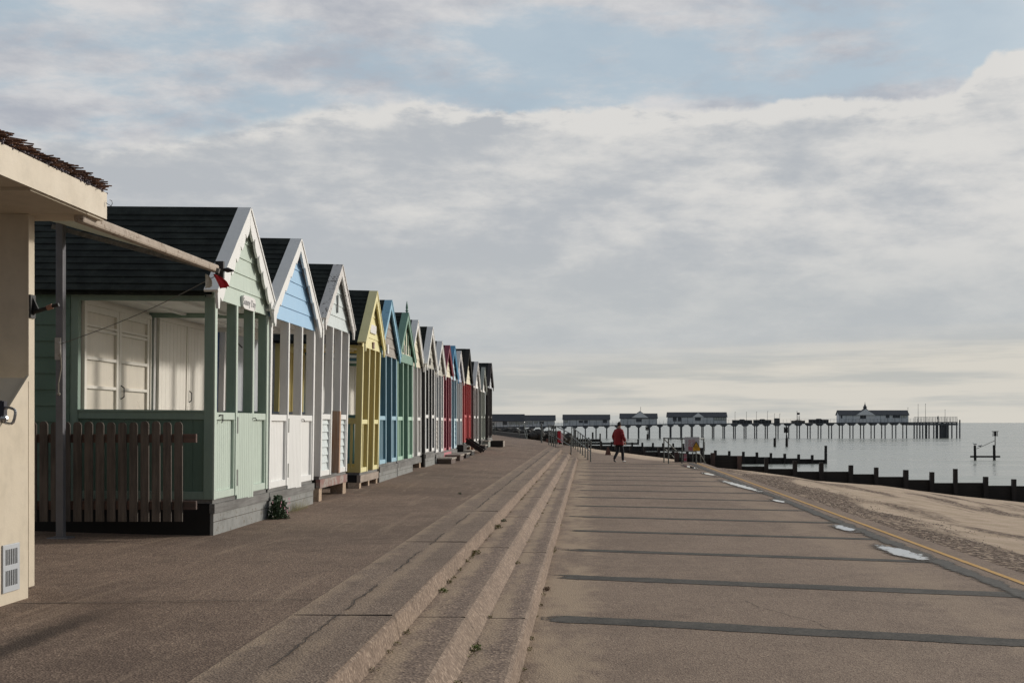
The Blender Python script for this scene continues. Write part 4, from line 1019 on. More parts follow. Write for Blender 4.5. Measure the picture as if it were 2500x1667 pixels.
ps = [(Vector((x, y, zup(x, y))), Vector((x, y, zup(x, y)+1.1))) for x, y in fp]
railing('promenade_railing', 'three close grey posts of the railing at the top of the ramp', ps, [[p[1] for p in ps], [p[0].lerp(p[1], .5) for p in ps]])
ps = [(Vector((x, y, zup(x, y))), Vector((x, y, zup(x, y)+1.08))) for x, y in ((-2.66, 68.2), (-2.78, 70.4))]
railing('promenade_railing', 'pair of grey railing posts standing alone left of the ramp', ps, [[p[1] for p in ps]])
ps = [(Vector((x, y, zup(x, y))), Vector((x, y, zup(x, y)+1.12))) for x, y in ((-4.5, 84), (-5.0, 86))]
d_ = Vector((.62, -.8, -.55))
t = railing('promenade_railing', 'grey railing with a sloping handrail where steps go down to the beach', ps+[(Vector((-4.2, 82, -.1)), Vector((-4.2, 82, .9)))], [[ps[1][1], ps[0][1], Vector((-4.2, 82, .9))], [ps[1][0].lerp(ps[1][1], .5), ps[0][0].lerp(ps[0][1], .5), Vector((-4.2, 82, .4))]])
ps = [(Vector((x, y, zup(x, y))), Vector((x, y, zup(x, y)+1.1))) for x, y in ((-8.35, 106), (-8.7, 108))]
railing('promenade_railing', 'grey post pair beside the far end hut, farthest of the railings', ps, [[p[1] for p in ps]])
# red and white board
t = thing('lifebuoy_board', 'red board with a white edge standing behind the ramp railing', 'board', (-1.66, 70.0, .25))
q = MB(); q.box(-.13, .06, -.03, .03, .32, 1.02); q.build('red_face', plain('red_plastic', 'b3212e', .5), t)
q = MB(); q.prism([(.06,.32), (.2,.32), (.2,.75), (.06,.98)], 'y', -.025, .025); q.build('pale_side', plain('pink_white', 'd9b9bb', .5), t)
for xx in (-.1, .15):
    q = MB(); q.box(xx-.025, xx+.025, -.02, .02, -.2, .32); q.build('leg', M_WHITE, t)
# small objects on the far promenade
def bollard(label, X, Y, z, s_=1.0, mt=None):
    t = thing('mooring_block', label, 'bollard', (X, Y, z)); q = MB()
    q.add([(-.16*s_,-.14,0),(.16*s_,-.14,0),(.16*s_,.14,0),(-.16*s_,.14,0),(-.09*s_,-.1,.30*s_),(.09*s_,-.1,.30*s_),(.09*s_,.1,.30*s_),(-.09*s_,.1,.30*s_)], [(3,2,1,0),(4,5,6,7),(0,1,5,4),(1,2,6,5),(2,3,7,6),(3,0,4,7)])
    q.build('block', mt or M_GROYL, t); q = MB(); q.box(-.06*s_, .06*s_, -.07, .07, .301*s_, .42*s_); q.build('cap', mt or M_GROYL, t)
rb = plain('rusty_brown', '6b4a40', .8, 0, .4, 6)
bollard('squat rusty brown block at the promenade edge behind the walking person', 1.10, 64, 0, 1.0, rb)
bollard('small rusty block on the sand left of the ramp', -2.9, 84, .1, 1.2, rb)
# boulders beyond the promenade
q = MB(); rg = random.Random(11)
for i in range(300):
    u_ = rg.random(); X = -10.5+u_*8.6; Y = rg.uniform(112, 124); r = rg.uniform(.18, .5); z = .15+rg.uniform(-.2, .35)+.45*math.sin(u_*math.pi*.9+.6)
    o0 = len(q.v); q.ball((X, Y, z), r, 7, 5, (1.2, 1, .75))
    for k in range(o0, len(q.v)): q.v[k] = q.v[k]+Vector((rg.uniform(-.12,.12), rg.uniform(-.12,.12), rg.uniform(-.1,.1)))*r
tag(q.build('boulders', plain('dark_boulder', '3a3835', .85, 0, .6, 1.5)), 'dark heap of sea-defence rocks beyond the promenade railings', 'rocks', kind='stuff')
t = thing('low_wall', 'low dark wall curving round the seaward side of the far promenade', 'wall', (-6.5, 98, .2)); q = MB(); last = None
for i in range(12):
    Y = 84+i*2.6; X = Xu(Y)+.2; pr = [Vector((X-.1+6.5, Y-98, -.1)), Vector((X-.1+6.5, Y-98, zup(X, Y)+.0+.10)), Vector((X+.15+6.5, Y-98, zup(X, Y)+.10)), Vector((X+.15+6.5, Y-98, -.4))]
    if last: q.add(last+pr, [(0,1,5,4), (1,2,6,5), (2,3,7,6)])
    last = pr
q.build('wall_face', plain('dark_wall', '45423e', .85, 0, .4, 1), t)

# ------------------------------------------------------------------ beach access platform with warning signs
Y = 51.9
def W3(x, y, Yd=Y): return P(x, y, Yd)
posts = []; rails = []
Pp = [(1621, 1129, 1069.5, 51.9), (1632, 1131, 1070, 50.6), (1665, 1131, 1070.5, 50.6), (1699.5, 1132, 1070, 50.4), (1718, 1129.5, 1070, 51.9)]
for x, yb, yt, Yd in Pp: posts.append((Vector(((x-1435)/2880*Yd, Yd, 0)), P(x, yt, Yd)))
rails += [[posts[1][1], posts[2][1], posts[3][1]], [posts[0][1], posts[4][1]], [posts[3][1], posts[4][1]],
          [P(1634, 1100, 50.6), P(1665, 1101, 50.6), P(1699, 1102, 50.4)], [P(1621, 1071, 51.9), P(1655, 1104, 53.2), P(1656, 1126, 53.2)], [P(1624, 1096, 51.9), P(1657, 1128, 53.2)],
          [P(1699, 1106, 50.4), P(1709, 1108, 51.3), P(1726, 1137, 52.3)], [P(1709, 1108, 51.3), P(1711, 1133, 51.3)], [P(1691, 1104, 51.6), P(1691, 1128, 51.6)], [P(1659, 1104, 52.6), P(1660, 1130, 52.6)]]
rp = railing('steps_railing', 'grey tube railing round the beach steps carrying the warning signs', posts, rails, M_GALV, .028, False)
q = MB(); b0 = Vector(posts[0][0]); q.box(3.2-b0.x, 5.0-b0.x, 51.65-b0.y, 53.2-b0.y, -.25, -.03); q.build('landing_slab', M_RISER, rp)
def board(name, label, x0, x1, y0, y1, Yd, mat):
    a = P(x0, y1, Yd); c = P(x1, y0, Yd); o0 = Vector(((a.x+c.x)/2, Yd, (a.z+c.z)/2)); t = thing(name, label, 'sign', o0)
    wd_, ht = c.x-a.x, c.z-a.z; q = MB(); q.box(-wd_/2, wd_/2, -.01, .01, -ht/2, ht/2); q.build('sign_plate', mat, t); return t, wd_, ht
SW = plain('sign_plate_grey', 'b9b8ba', .4, 0, .1); SR = plain('sign_red', 'b0485c', .5, 0, .2); SY = plain('sign_yellow', 'd9a520', .5, 0, .2); SB = plain('sign_black', '2c2518', .5)
t, wd_, ht = board('warning_sign', 'pale rectangular warning sign with red prohibition rings on the steps railing', 1671.5, 1707.5, 1066.5, 1101, 50.32, SW)
def ring(q, cx, cz, r, th, y, n_=28, diag=True):
    for i in range(n_):
        a, c = 2*math.pi*i/n_, 2*math.pi*(i+1)/n_
        q.add([(cx+r*math.cos(a), y, cz+r*math.sin(a)), (cx+r*math.cos(c), y, cz+r*math.sin(c)), (cx+(r-th)*math.cos(c), y, cz+(r-th)*math.sin(c)), (cx+(r-th)*math.cos(a), y, cz+(r-th)*math.sin(a))], [(0,1,2,3)])
    if diag: q.beam((cx-r*.65, y, cz+r*.65), (cx+r*.65, y, cz-r*.65), .004, th)
q = MB()
for cx, cz in ((-.09, .12), (-.09, -.02), (.07, .12), (.07, -.02)): ring(q, cx, cz, .065, .014, -.013)
q.build('prohibition_ring', SR, t)
q = MB(); q.box(-.16, .02, -.0135, -.0125, -.27, -.11); q.build('red_panel', SR, t)
for i, z in enumerate((-.145, -.19, -.235)):
    text_mesh('lettering', ('DANGER', 'NO DIVING', 'OR JUMPING')[i], .034, SW, t, Matrix.Translation((-.07, -.015, z)) @ FACE_Y, .0005)
text_mesh('lettering', 'BEACH SAFETY', .04, plain('sign_ink2', '66666c', .5), t, Matrix.Translation((-.24, -.015, .03)) @ Matrix.Rotation(R(90), 4, 'Y') @ FACE_Y, .0005)
t, wd_, ht = board('warning_sign', 'yellow hazard sign with a black triangle overlapping the pale sign', 1692, 1708.5, 1091, 1100, 50.26, SY)
q = MB(); q.prism([(-.15, .085), (.13, .085), (-.01, .33)], 'y', -.012, .008); q.build('triangle_border', SB, t)
q = MB(); q.prism([(-.105, .108), (.085, .108), (-.01, .275)], 'y', -.014, -.0125); q.build('triangle_face', SY, t)
text_mesh('symbol', '!', .15, SB, t, Matrix.Translation((-.01, -.0165, .165)) @ FACE_Y, .0005)
text_mesh('lettering', 'Slippery', .055, SB, t, Matrix.Translation((0, -.012, .035)) @ FACE_Y, .0005); text_mesh('lettering', 'steps', .055, SB, t, Matrix.Translation((0, -.012, -.03)) @ FACE_Y, .0005)
t, wd_, ht = board('notice', 'small faded pink notice fixed low on the steps railing', 1669, 1677, 1107, 1127, 50.5, plain('faded_pink', '9a8085', .6))
ring_q = MB(); ring(ring_q, 0, .1, .05, .012, -.013); ring_q.box(-.05, .05, -.0135, -.0125, -.12, -.02); ring_q.build('red_mark', SR, t)

# ------------------------------------------------------------------ groynes
def groyne(label, A, dirv, posts, planks, pw=.2, pale=(), group='timber groynes on the beach'):
    """posts: (s, top z); planks: (s0, s1, top z, bottom z) along dirv"""
    A = Vector((A[0], A[1], 0)); d = Vector((dirv[0], dirv[1], 0)).normalized(); nn = Vector((-d.y, d.x, 0)); rz = math.atan2(d.y, d.x)
    t = thing('groyne', label, 'groyne', A, rz, group)
    for i, (s_, z) in enumerate(posts):
        w2 = pw*random.uniform(.9, 1.1)/2; lean = random.uniform(-.03, .03)
        q = MB(); q.add([(s_-w2,-w2-.12,-4),(s_+w2,-w2-.12,-4),(s_+w2,w2-.12,-4),(s_-w2,w2-.12,-4),(s_-w2*.85+lean,-w2-.12,z),(s_+w2*.85+lean,-w2-.12,z),(s_+w2*.8+lean,w2-.12,z),(s_-w2*.85+lean,w2-.12,z)],
                        [(3,2,1,0),(4,5,6,7),(0,1,5,4),(1,2,6,5),(2,3,7,6),(3,0,4,7)])
        q.build('post', M_GROYL if i in pale else M_GROYP, t)
    for (s0, s1, zt_, zb_) in planks:
        q = MB(); z = zt_; k = 0
        while z > zb_:
            q.box(s0, s1-.015, .0, .09+random.uniform(-.008, .008), z-.224, z-.001); z -= .226; k += 1
        q.build('planking', M_GROY, t)
    return t
# first groyne: constant distance ~52
g = lambda x: (x-1435)/2880*52.6
def zz52(y): return 1.75-(y-1031.5)/2880*52.6
pp = [(1651,1103),(1690,1108),(1738,1105),(1804,1112),(1870,1117.6),(1938,1124),(2003,1128.5),(2075,1135),(2136,1140.4),(2209,1146.5),(2272,1151.6),(2331,1143.8),(2403,1163),(2472,1169),(2540,1176),(2610,1184)]
tops = [1116,1117,1113,1138,1144,1150.6,1150.8,1157,1163.5,1171,1178.5,1178,1185,1186,1193,1200]
sA = g(1640)
posts = [(g(x)-sA, zz52(y)) for x, y in pp]
planks = [(g(pp[i][0])-sA, g(pp[i+1][0])-sA, zz52(tops[i]), -3.6) for i in range(len(pp)-1)]
groyne('nearest timber groyne, black and stepping down across the beach to the right edge', (sA, 52.6), (1, 0), posts, planks, .21, (0, 2, 3))
def gro(label, xe_, ye, posts_x, top_pl, top_post, L, endtall=0, step=None, pw=.2):
    Yend = 4.3*2880/(ye-1031.5); Xend = (xe_-1435)/2880*Yend; d = Vector((.987, .163)); A = (Xend-d.x*L, Yend-d.y*L)
    posts = []; planks = []
    n_ = max(3, int(L/posts_x)); 
    for i in range(n_+1):
        s_ = L*i/n_; u_ = i/n_; zp = top_pl[0]+(top_pl[1]-top_pl[0])*u_
        if step and u_ < step[0]: zp += step[1]
        posts.append((s_, zp+top_post+(endtall if i == n_ else 0)))
        if i < n_: planks.append((s_, L*(i+1)/n_, zp, -3.3))
    return groyne(label, A, d, posts, planks, pw)
gro('second timber groyne with a tall end post, lying between the first groyne and the pier', 2015, 1131, 1.5, (-.55, -2.22), .5, 33, 1.05, pw=.26)
gro('third timber groyne, seen behind the warning signs', 1718, 1100, 1.6, (-1.3, -2.12), .6, 32, .3, pw=.3)
gro('fourth timber groyne, its end post beside the walking person', 1558, 1084.5, 2.4, (-1.95, -2.25), .3, 30, .4, pw=.35)
gro('fifth and farthest timber groyne, ending left of the walking person', 1465, 1078, 2.6, (-1.6, -2.0), .4, 26, .9, pw=.35)
# posts standing in the sea
def seapost(label, x, yb, yt, top=None, pole=None):
    Yd = 4.3*2880/(yb-1031.5); X = (x-1435)/2880*Yd; t = thing('sea_post', label, 'post', (X, Yd, -2.55)); h_ = (yb-yt)/2880*Yd
    q = MB(); q.tube((0,0,-2), (0,0,h_), .27, .23); q.build('pile', M_GROYP, t)
    if pole:
        hp = (yb-pole)/2880*Yd; q = MB(); q.tube((.1,0,h_), (-.15,0,hp), .07); q.build('pole', M_GROYP, t)
        q = MB()
        for i in range(6): a = i*math.pi/3; q.box(-.15+.32*math.cos(a)-.05, -.15+.32*math.cos(a)+.05, .32*math.sin(a)-.05, .32*math.sin(a)+.05, hp-.3, hp+.7)
        q.box(-.5, .2, -.35, .35, hp-.32, hp-.24); q.box(-.5, .2, -.35, .35, hp+.64, hp+.72); q.box(-.4, .1, -.2, .2, hp-.1, hp+.5); q.build('topmark', M_GROYP, t)
    return t
seapost('plain dark post standing in the sea under the middle of the pier', 1891.6, 1089.5, 1069)
seapost('dark sea post with a cage topmark on a crooked pole before the pier', 1920.8, 1089.5, 1069, pole=1052)
seapost('thin far sea post with a bent pole, right of the walking person', 1580.7, 1072, 1059, pole=1047)
seapost('short far sea post left of the walking person', 1447, 1070, 1055)
# beacon frame
t = thing('beacon_frame', 'two dark piles in the sea joined by a low beam with a cage beacon', 'sea marker', P(2405, 1122.9, 135.5)); Bm = P(2405, 1122.9, 135.5)
def bl_(x, y): p = P(x, y, 135.5); return p-Bm
q = MB(); q.tube(bl_(2382, 1180), bl_(2380, 1087), .17, .15); q.build('pile', M_GROYP, t)
q = MB(); q.tube(bl_(2428.5, 1180), bl_(2427, 1086), .17, .16); q.build('pile', M_GROYP, t)
q = MB(); q.beam(bl_(2369.5, 1114.3), bl_(2441, 1114.3), .3, .2); q.build('cross_beam', M_GROYP, t)
q = MB(); q.tube(bl_(2429.5, 1087), bl_(2429.5, 1064), .055); q.build('pole', M_GROYP, t)
q = MB(); c = bl_(2429.6, 1058)
for i in range(8):
    a = i*math.pi/4; q.box(c.x+.25*math.cos(a)-.025, c.x+.25*math.cos(a)+.025, .25*math.sin(a)-.025, .25*math.sin(a)+.025, c.z-.26, c.z+.26)
q.box(c.x-.3, c.x+.3, -.3, .3, c.z+.22, c.z+.28); q.box(c.x-.27, c.x+.27, -.27, .27, c.z-.28, c.z-.23); q.box(c.x-.08, c.x+.08, -.08, .08, c.z-.24, c.z+.22); q.build('cage', M_GROYP, t)
q = MB(); q.path([bl_(2384, 1095), bl_(2405, 1086), bl_(2428, 1075.5)], .03, 5); q.build('chain', M_GROYP, t)
def gull(label, p, rz, s_=1.0):
    t = thing('seagull', label, 'bird', p, rz); q = MB()
    q.ball((0,0,.13*s_), .1*s_, 10, 7, (1.7,.8,.75)); q.ball((.17*s_,0,.24*s_), .05*s_, 8, 6, (1.1,1,1)); q.tube((.1*s_,0,.16*s_), (.16*s_,0,.23*s_), .05*s_, .04*s_); q.tube((-.12*s_,0,.12*s_), (-.32*s_,0,.10*s_), .05*s_, .015*s_)
    q.build('body', plain('gull_white', 'cfd0d2', .7), t, smooth=True)
    q = MB(); q.tube((.21*s_,0,.235*s_), (.29*s_,0,.22*s_), .015*s_, .004*s_); q.build('beak', plain('beak_yellow', 'b99a3a', .6), t)
    for sg in (-1, 1):
        q = MB(); q.ball((-.04*s_, sg*.07*s_, .15*s_), .09*s_, 8, 6, (2.0,.3,.55)); q.build('wing', plain('gull_grey', '7d8086', .7), t, smooth=True)
        q = MB(); q.tube((.0, sg*.03*s_, 0), (.0, sg*.03*s_, .08*s_), .008*s_); q.build('leg', plain('beak_yellow', 'b99a3a', .6), t)
gull('white gull perched on the left pile of the beacon frame', P(2380, 1087, 135.5), R(180), 1.0)
gull('small gull on the slanting chain of the beacon frame', P(2393, 1091, 135.5), R(10), 1.0)

# ------------------------------------------------------------------ the pier
U = Vector((1, 0, 0)); PN = Vector((0, 1, 0)); PO = Vector((0, 325, 0)); PWD = 4.0
def pt_(x):
    k = (x-1435)/2880; return (k*PO.y-PO.x)/(U.x-k*U.y)
def pz(x, y): t_ = pt_(x); return 1.75-(y-1031.5)/2880*(PO.y+U.y*t_)
def dz_(t_): return interp(t_, [(-60,.1),(-16.4,.72),(23,1.40),(60,1.72),(86,1.9),(104,2.0)])
prz = math.atan2(U.y, U.x)
pier = thing('pier', 'long timber pier on paired piles reaching out across the sea', 'pier', PO, prz)
t0, t1, te = pt_(1150), pt_(2226), pt_(2338)
q = MB()
n_ = 40
for i in range(n_):
    a, b_ = t0+(te-t0)*i/n_, t0+(te-t0)*(i+1)/n_; q.add([(a,0,dz_(a)-.30),(b_,0,dz_(b_)-.30),(b_,PWD,dz_(b_)-.30),(a,PWD,dz_(a)-.30),(a,0,dz_(a)),(b_,0,dz_(b_)),(b_,PWD,dz_(b_)),(a,PWD,dz_(a))], [(3,2,1,0),(4,5,6,7),(0,1,5,4),(1,2,6,5),(2,3,7,6),(3,0,4,7)])
q.build('deck', M_PIER, pier)
s_ = t0+2; 
while s_ < t1-1:
    for yy in (.1, PWD-.1):
        q = MB(); q.tube((s_, yy, -5), (s_, yy, dz_(s_)-.32), .16, n_=8); q.build('pile', M_PIER, pier)
    q = MB(); q.box(s_-.72, s_+.72, -.05, PWD, dz_(s_)-.62, dz_(s_)-.30); q.box(s_-.42, s_+.42, -.02, PWD-.1, dz_(s_)-.85, dz_(s_)-.62); q.build('crosshead', M_PIER, pier)
    s_ += 2.95
rg = random.Random(2)
for x in (2232,2239,2246,2253,2260,2266,2272,2280,2286,2293,2299,2306,2311,2319,2328,2336):
    s_ = pt_(x); q = MB(); yq = rg.choice((.1, .1, 1.5)); q.tube((s_, yq, -5), (s_, yq, dz_(s_)-.3), .19); q.build('pile', M_PIER, pier)
q = MB(); s_ = pt_(2307); q.box(s_-1.2, s_+1.2, .4, 1.2, -3, dz_(s_)-.4); q.build('landing_stage', M_PIER, pier)
q = MB(); s_ = pt_(2343.5); q.tube((s_, .1, -5), (s_, .1, pz(2343.5, 1024.5)), .2); q.build('mooring_pile', M_PIER, pier)
q = MB(); q.box(pt_(2222), te, -.05, PWD, dz_(te)-.95, dz_(te)-.40); q.build('end_beam', M_PIER, pier)
q = MB(); s_ = t0
while s_ < te:
    q.box(s_-.025, s_+.025, 0, .04, dz_(s_), dz_(s_)+1.0); s_ += 1.0
for zz_ in (.55, .98):
    for i in range(40):
        a, b_ = t0+(te-t0)*i/40, t0+(te-t0)*(i+1)/40; q.beam((a, .03, dz_(a)+zz_), (b_, .03, dz_(b_)+zz_), .035, .035)
q.build('railing', plain('pier_railing_grey', '8a8f93', .7), pier)
q = MB(); s_ = pt_(2232)
while s_ < te:
    q.box(s_-.05, s_+.05, .06, .12, dz_(s_), dz_(s_)+1.35); s_ += .42
q.beam((pt_(2232), .08, dz_(te)+1.33), (te, .08, dz_(te)+1.37), .06, .07); q.build('end_railing', plain('pier_railing_grey', '8a8f93', .7), pier)
def pbuild(label, x0, x1, yr, ye_, gable=None, wins=(), lit=(), spire=None, flag=None, open_=()):
    s0, s1 = pt_(x0), pt_(x1); zc = dz_((s0+s1)/2); zr = pz((x0+x1)/2, yr); ze_ = pz((x0+x1)/2, ye_)
    base = PO+U*((s0+s1)/2)+Vector((0,0,dz_((s0+s1)/2))); t = thing('pier_building', label, 'pavilion', base, prz, 'white buildings on the pier')
    hw = (s1-s0)/2; zr -= base.z; ze_ -= base.z
    ox = .25
    q = MB(); q.box(-hw+ox, hw-ox, .25, PWD-.2, -.3, ze_+.1)
    q.prism([(.25, ze_+.1), (PWD-.2, ze_+.1), (PWD/2+.02, zr-.15)], 'x', -hw+ox+.01, hw-ox-.01); q.build('wall', M_PIERW, t)
    q = MB()
    for (a, c) in (((-.15, ze_-.03), (PWD/2, zr)), ((PWD+.1, ze_-.03), (PWD/2, zr))):
        q.prism([a, c, (c[0], c[1]-.16), (a[0], a[1]-.14)], 'x', -hw, hw)
    q.build('roof', M_PIERR, t)
    def lx(x): return pt_(x)-(s0+s1)/2
    q = MB(); n_ = max(2, int((x1-x0)/16))
    for i in range(n_+1): a = -hw+ox+(2*hw-2*ox)*i/n_; q.box(a-.06, a+.06, .2, .249, -.3, ze_)
    q.box(-hw+ox, hw-ox, .2, .249, ze_-.12, ze_+.02); q.build('wall_trim', plain('pier_trim', '9aa0a5', .7), t)
    for (xa, xb, ya, yb_, mt) in [(a, b__, c__, d__, M_PIERG) for a, b__, c__, d__ in wins]+[(a, b__, c__, d__, M_PIERL) for a, b__, c__, d__ in lit]:
        xm = (xa+xb)/2; q = MB(); q.box(lx(xa), lx(xb), .19, .248, pz(xm, yb_)-base.z, pz(xm, ya)-base.z); wo_ = q.build('window', M_PIERG if mt is M_PIERG else plain('window_frame_grey', '6f7678', .6), t)
        q = MB(); za, zb_ = pz(xm, yb_)-base.z, pz(xm, ya)-base.z; m_ = .07
        nn = max(1, int((lx(xb)-lx(xa))/.6)); st = (lx(xb)-lx(xa))/nn
        for i in range(nn): q.box(lx(xa)+i*st+m_, lx(xa)+(i+1)*st-m_, .17, .19, za+m_, zb_-m_)
        q.build('pane', mt if mt is M_PIERL else plain('dark_pane', '3c4148', .2), wo_)
    if gable:
        xa, xb, yp, yb_ = gable; xm = (xa+xb)/2; zp = pz(xm, yp)-base.z; zb_ = pz(xm, yb_)-base.z
        q = MB(); q.prism([(lx(xa), zb_-.05), (lx(xb), zb_-.05), (lx(xm), zp-.12)], 'y', -.20, .8); q.prism([(lx(xa)+.3, -.2), (lx(xb)-.3, -.2), (lx(xb)-.3, zb_), (lx(xa)+.3, zb_)], 'y', .195, .24); q.build('gable', plain('gable_grey', 'e2e4e5', .7, 0, .15, .6), t)
        q = MB()
        for e in (xa, xb):
            a, c = Vector((lx(e), 0, zb_)), Vector((lx(xm), 0, zp)); dn = Vector((0, 0, .13))
            a.y = c.y = -.24; q.add([a, c, c-dn, a-dn, a+Vector((0,PWD/2,0)), c+Vector((0,PWD/2,0)), c-dn+Vector((0,PWD/2,0)), a-dn+Vector((0,PWD/2,0))], [(0,1,2,3), (4,5,6,7), (0,1,5,4), (3,2,6,7), (0,3,7,4), (1,2,6,5)])
        q.build('gable_roof', M_PIERR, t)
        if spire:
            q = MB(); q.lathe((lx(xm), .6, zp-.3), [(.55,0),(.45,.5),(.6,.55),(.3,1.0),(.1,1.5),(.02,(yp-spire)/2880*350+.3)], 8); q.build('spire', M_PIERR, t)
        if flag:
            q = MB(); q.tube((lx(xm)+.2, .4, zp-.3), (lx(xm)+.2, .4, zp+(yp-flag)/2880*305), .05); q.build('mast', M_PIER, t)
    return t
pbuild('long pier building with the tallest dark roof, partly hidden by the last hut', 1160, 1280, 1010.5, 1027.3, lit=[(1242,1254,1030,1036),(1256,1267,1030,1036),(1269,1279,1030,1036)], wins=[(1227,1238,1029,1037),(1198,1206,1032,1038)])
pbuild('lower pier building with a strip of lit windows, joined to the tallest roof', 1280, 1356, 1013, 1025.5, lit=[(1282,1290,1029.5,1035),(1292,1301,1029.5,1035),(1304,1313,1029,1034)], wins=[(1317,1328,1029,1035)])
pbuild('plain long white pier building with a straight roof left of the person', 1373, 1490, 1011.5, 1023.2, wins=[(1426,1435,1026,1033),(1413,1423,1026.5,1032),(1472,1482,1025,1032)], lit=[(1378,1386,1024.5,1032)])
pbuild('small pier pavilion with a peaked centre gable above the walking person', 1513, 1606, 1008.8, 1020.2, gable=(1540,1585,1003,1019), wins=[(1553,1567,1022.5,1030)], lit=[(1517,1524,1020.6,1022.5),(1530,1538,1020.6,1022.5),(1590,1597,1020.6,1022.5)], flag=992)
pbuild('large pier pavilion with an off-centre white gable and glazed right end', 1629, 1776, 1005.8, 1016.8, gable=(1689,1720,1005.8,1017.5), wins=[(1643,1652,1018,1028),(1655,1664,1018,1028),(1697,1711,1018,1027)], lit=[(1743,1773,1018,1026),(1643,1672,1016.9,1018.2)])
pbuild('seaward pier pavilion with a spire over its gable', 2047, 2220, 1001, 1012, gable=(2088,2138,996.5,1012.5), wins=[(2100,2115,1014,1022),(2053,2057,1014,1021),(2163,2172,1013,1020),(2180,2198,1013,1020)], lit=[(2200,2214,1013,1020),(2103,2110,1014.5,1019)], spire=982)
# flag poles, shelters and boxes on the pier
def onpier(x, off=1.0): s_ = pt_(x); p = PO+U*s_+PN*off; p.z = dz_(s_); return p, s_
for i, (x, yt, lb) in enumerate(((1795.6,1006,'first'),(1823.5,1006,'second'),(1848,1005,'third'),(1875,1004,'fourth'),(1892,1010,'fifth'),(1905,1010,'sixth'))):
    p, s_ = onpier(x); t = thing('lamp_pole', 'thin pole on the pier, %s counting seaward from the glazed pavilion' % lb, 'pole', p, prz, 'thin poles on the pier'); q = MB(); q.tube((0,0,0), (0,0,pz(x, yt)-p.z), .06, .035, 6); q.build('shaft', M_PIER, t)
    q = MB(); q.box(-.06, .22, -.05, .05, pz(x, yt)-p.z, pz(x, yt)-p.z+.07); q.build('head', M_PIER, t)
for x, yt, lb in ((2244,987,'left of two tall poles near the pier end'),(2262,986,'right of two tall poles near the pier end'),(2310,1000,'shorter mast at the very end of the pier'),(2219,995,'thin mast at the seaward end of the spired pavilion')):
    p, s_ = onpier(x); t = thing('flagpole', lb, 'pole', p, prz, 'thin poles on the pier'); q = MB(); q.tube((0,0,0), (0,0,pz(x, yt)-p.z), .065, .04, 6); q.build('shaft', M_PIER, t); q = MB(); q.ball((0,0,pz(x, yt)-p.z), .1, 6, 4); q.build('finial', M_PIER, t)
p, s_ = onpier(1947.5); t = thing('flag_frame', 'ladder-like frame with a dark flag flying on the pier', 'flag', p, prz)
q = MB(); hh = pz(1947.5, 1003)-p.z; q.tube((0,0,0), (0,0,hh), .07); q.tube((.7,0,0), (.7,0,hh*.62), .05)
for k in range(5): q.tube((0,0,hh*(.15+.1*k)), (.7,0,hh*(.12+.1*k)), .05)
q.build('frame', M_PIER, t); q = MB(); q.box(.07, .75, -.02, .02, hh*.68, hh*.86); q.build('flag', plain('dark_flag', '2c2e35', .8), t)
for x0, x1, yt, lb, mt in ((1789,1837,1023.5,'long dark bench row on the pier, first seaward of the glazed pavilion','3c3f40'),(1841,1884,1023,'second long dark bench row on the pier','393c3c'),(1892,1904,1021,'square dark kiosk box on the pier','46494a'),(1977,2024,1022,'long black windbreak box on the pier before the spired pavilion','2e3134'),(1934,1966,1025,'brownish low booth beside the flag on the pier','5d5952')):
    p, s_ = onpier((x0+x1)/2, .5); hw = (pt_(x1)-pt_(x0))/2; hh = pz((x0+x1)/2, yt)-p.z
    t = thing('pier_shelter', lb, 'shelter', p, prz, 'shelters and benches on the pier'); q = MB(); q.box(-hw, hw, 0, 1.2, 0, hh*.82); q.build('body', plain('shelter_'+mt, mt, .8), t)
    q = MB(); n_ = max(1, int(hw/1.6))
    for k in range(n_): a = -hw+(2*hw)*(k+.5)/n_; q.prism([(a-.8, hh*.82), (a+.8, hh*.82), (a+.5, hh*1.04), (a-.5, hh*1.04)], 'y', .05, 1.15)
    q.build('roof', plain('shelter_'+mt, mt, .8), t)
# far figures on the pier
def figure(label, x, hgt=1.7):
    p, s_ = onpier(x, .3); q = MB(); q.lathe((0,0,0), [(.12,0),(.14,.7),(.2,.85),(.22,1.35),(.08,1.47),(.07,1.5),(.11,1.56),(.1,1.68),(.02,1.72)], 8)
    o = q.build('person', plain('far_figure', '3a3a40', .8), None, smooth=True); o.location = p; tag(o, label, 'person')
figure('tiny dark figure standing at the railing near the pier end', 2291)

# ------------------------------------------------------------------ walking person
def skin(name, nodes, edges, mat, parent, root=0, sub=1):
    me = bpy.data.meshes.new(name); me.from_pydata([n_[0] for n_ in nodes], edges, []); me.materials.append(mat)
    o = bpy.data.objects.new(name, me); COL.objects.link(o); o.parent = parent
    o.modifiers.new('skin', 'SKIN'); lay = me.skin_vertices[0] if me.skin_vertices else None
    if lay is None:
        bm_ = bmesh.new(); bm_.from_mesh(me); bm_.verts.layers.skin.verify(); bm_.to_mesh(me); bm_.free(); lay = me.skin_vertices[0]
    for i, n_ in enumerate(nodes):
        r_ = n_[1] if isinstance(n_[1], tuple) else (n_[1], n_[1]); lay.data[i].radius = r_; lay.data[i].use_root = (i == root)
    sb = o.modifiers.new('sub', 'SUBSURF'); sb.levels = sub; sb.render_levels = sub+1
    for p_ in me.polygons: p_.use_smooth = True
    o.modifiers['skin'].use_smooth_shade = True
    return o
t = thing('person', 'person in a red jacket and dark trousers walking away on the lower promenade', 'person', (1.36, 51.6, .02), R(48))
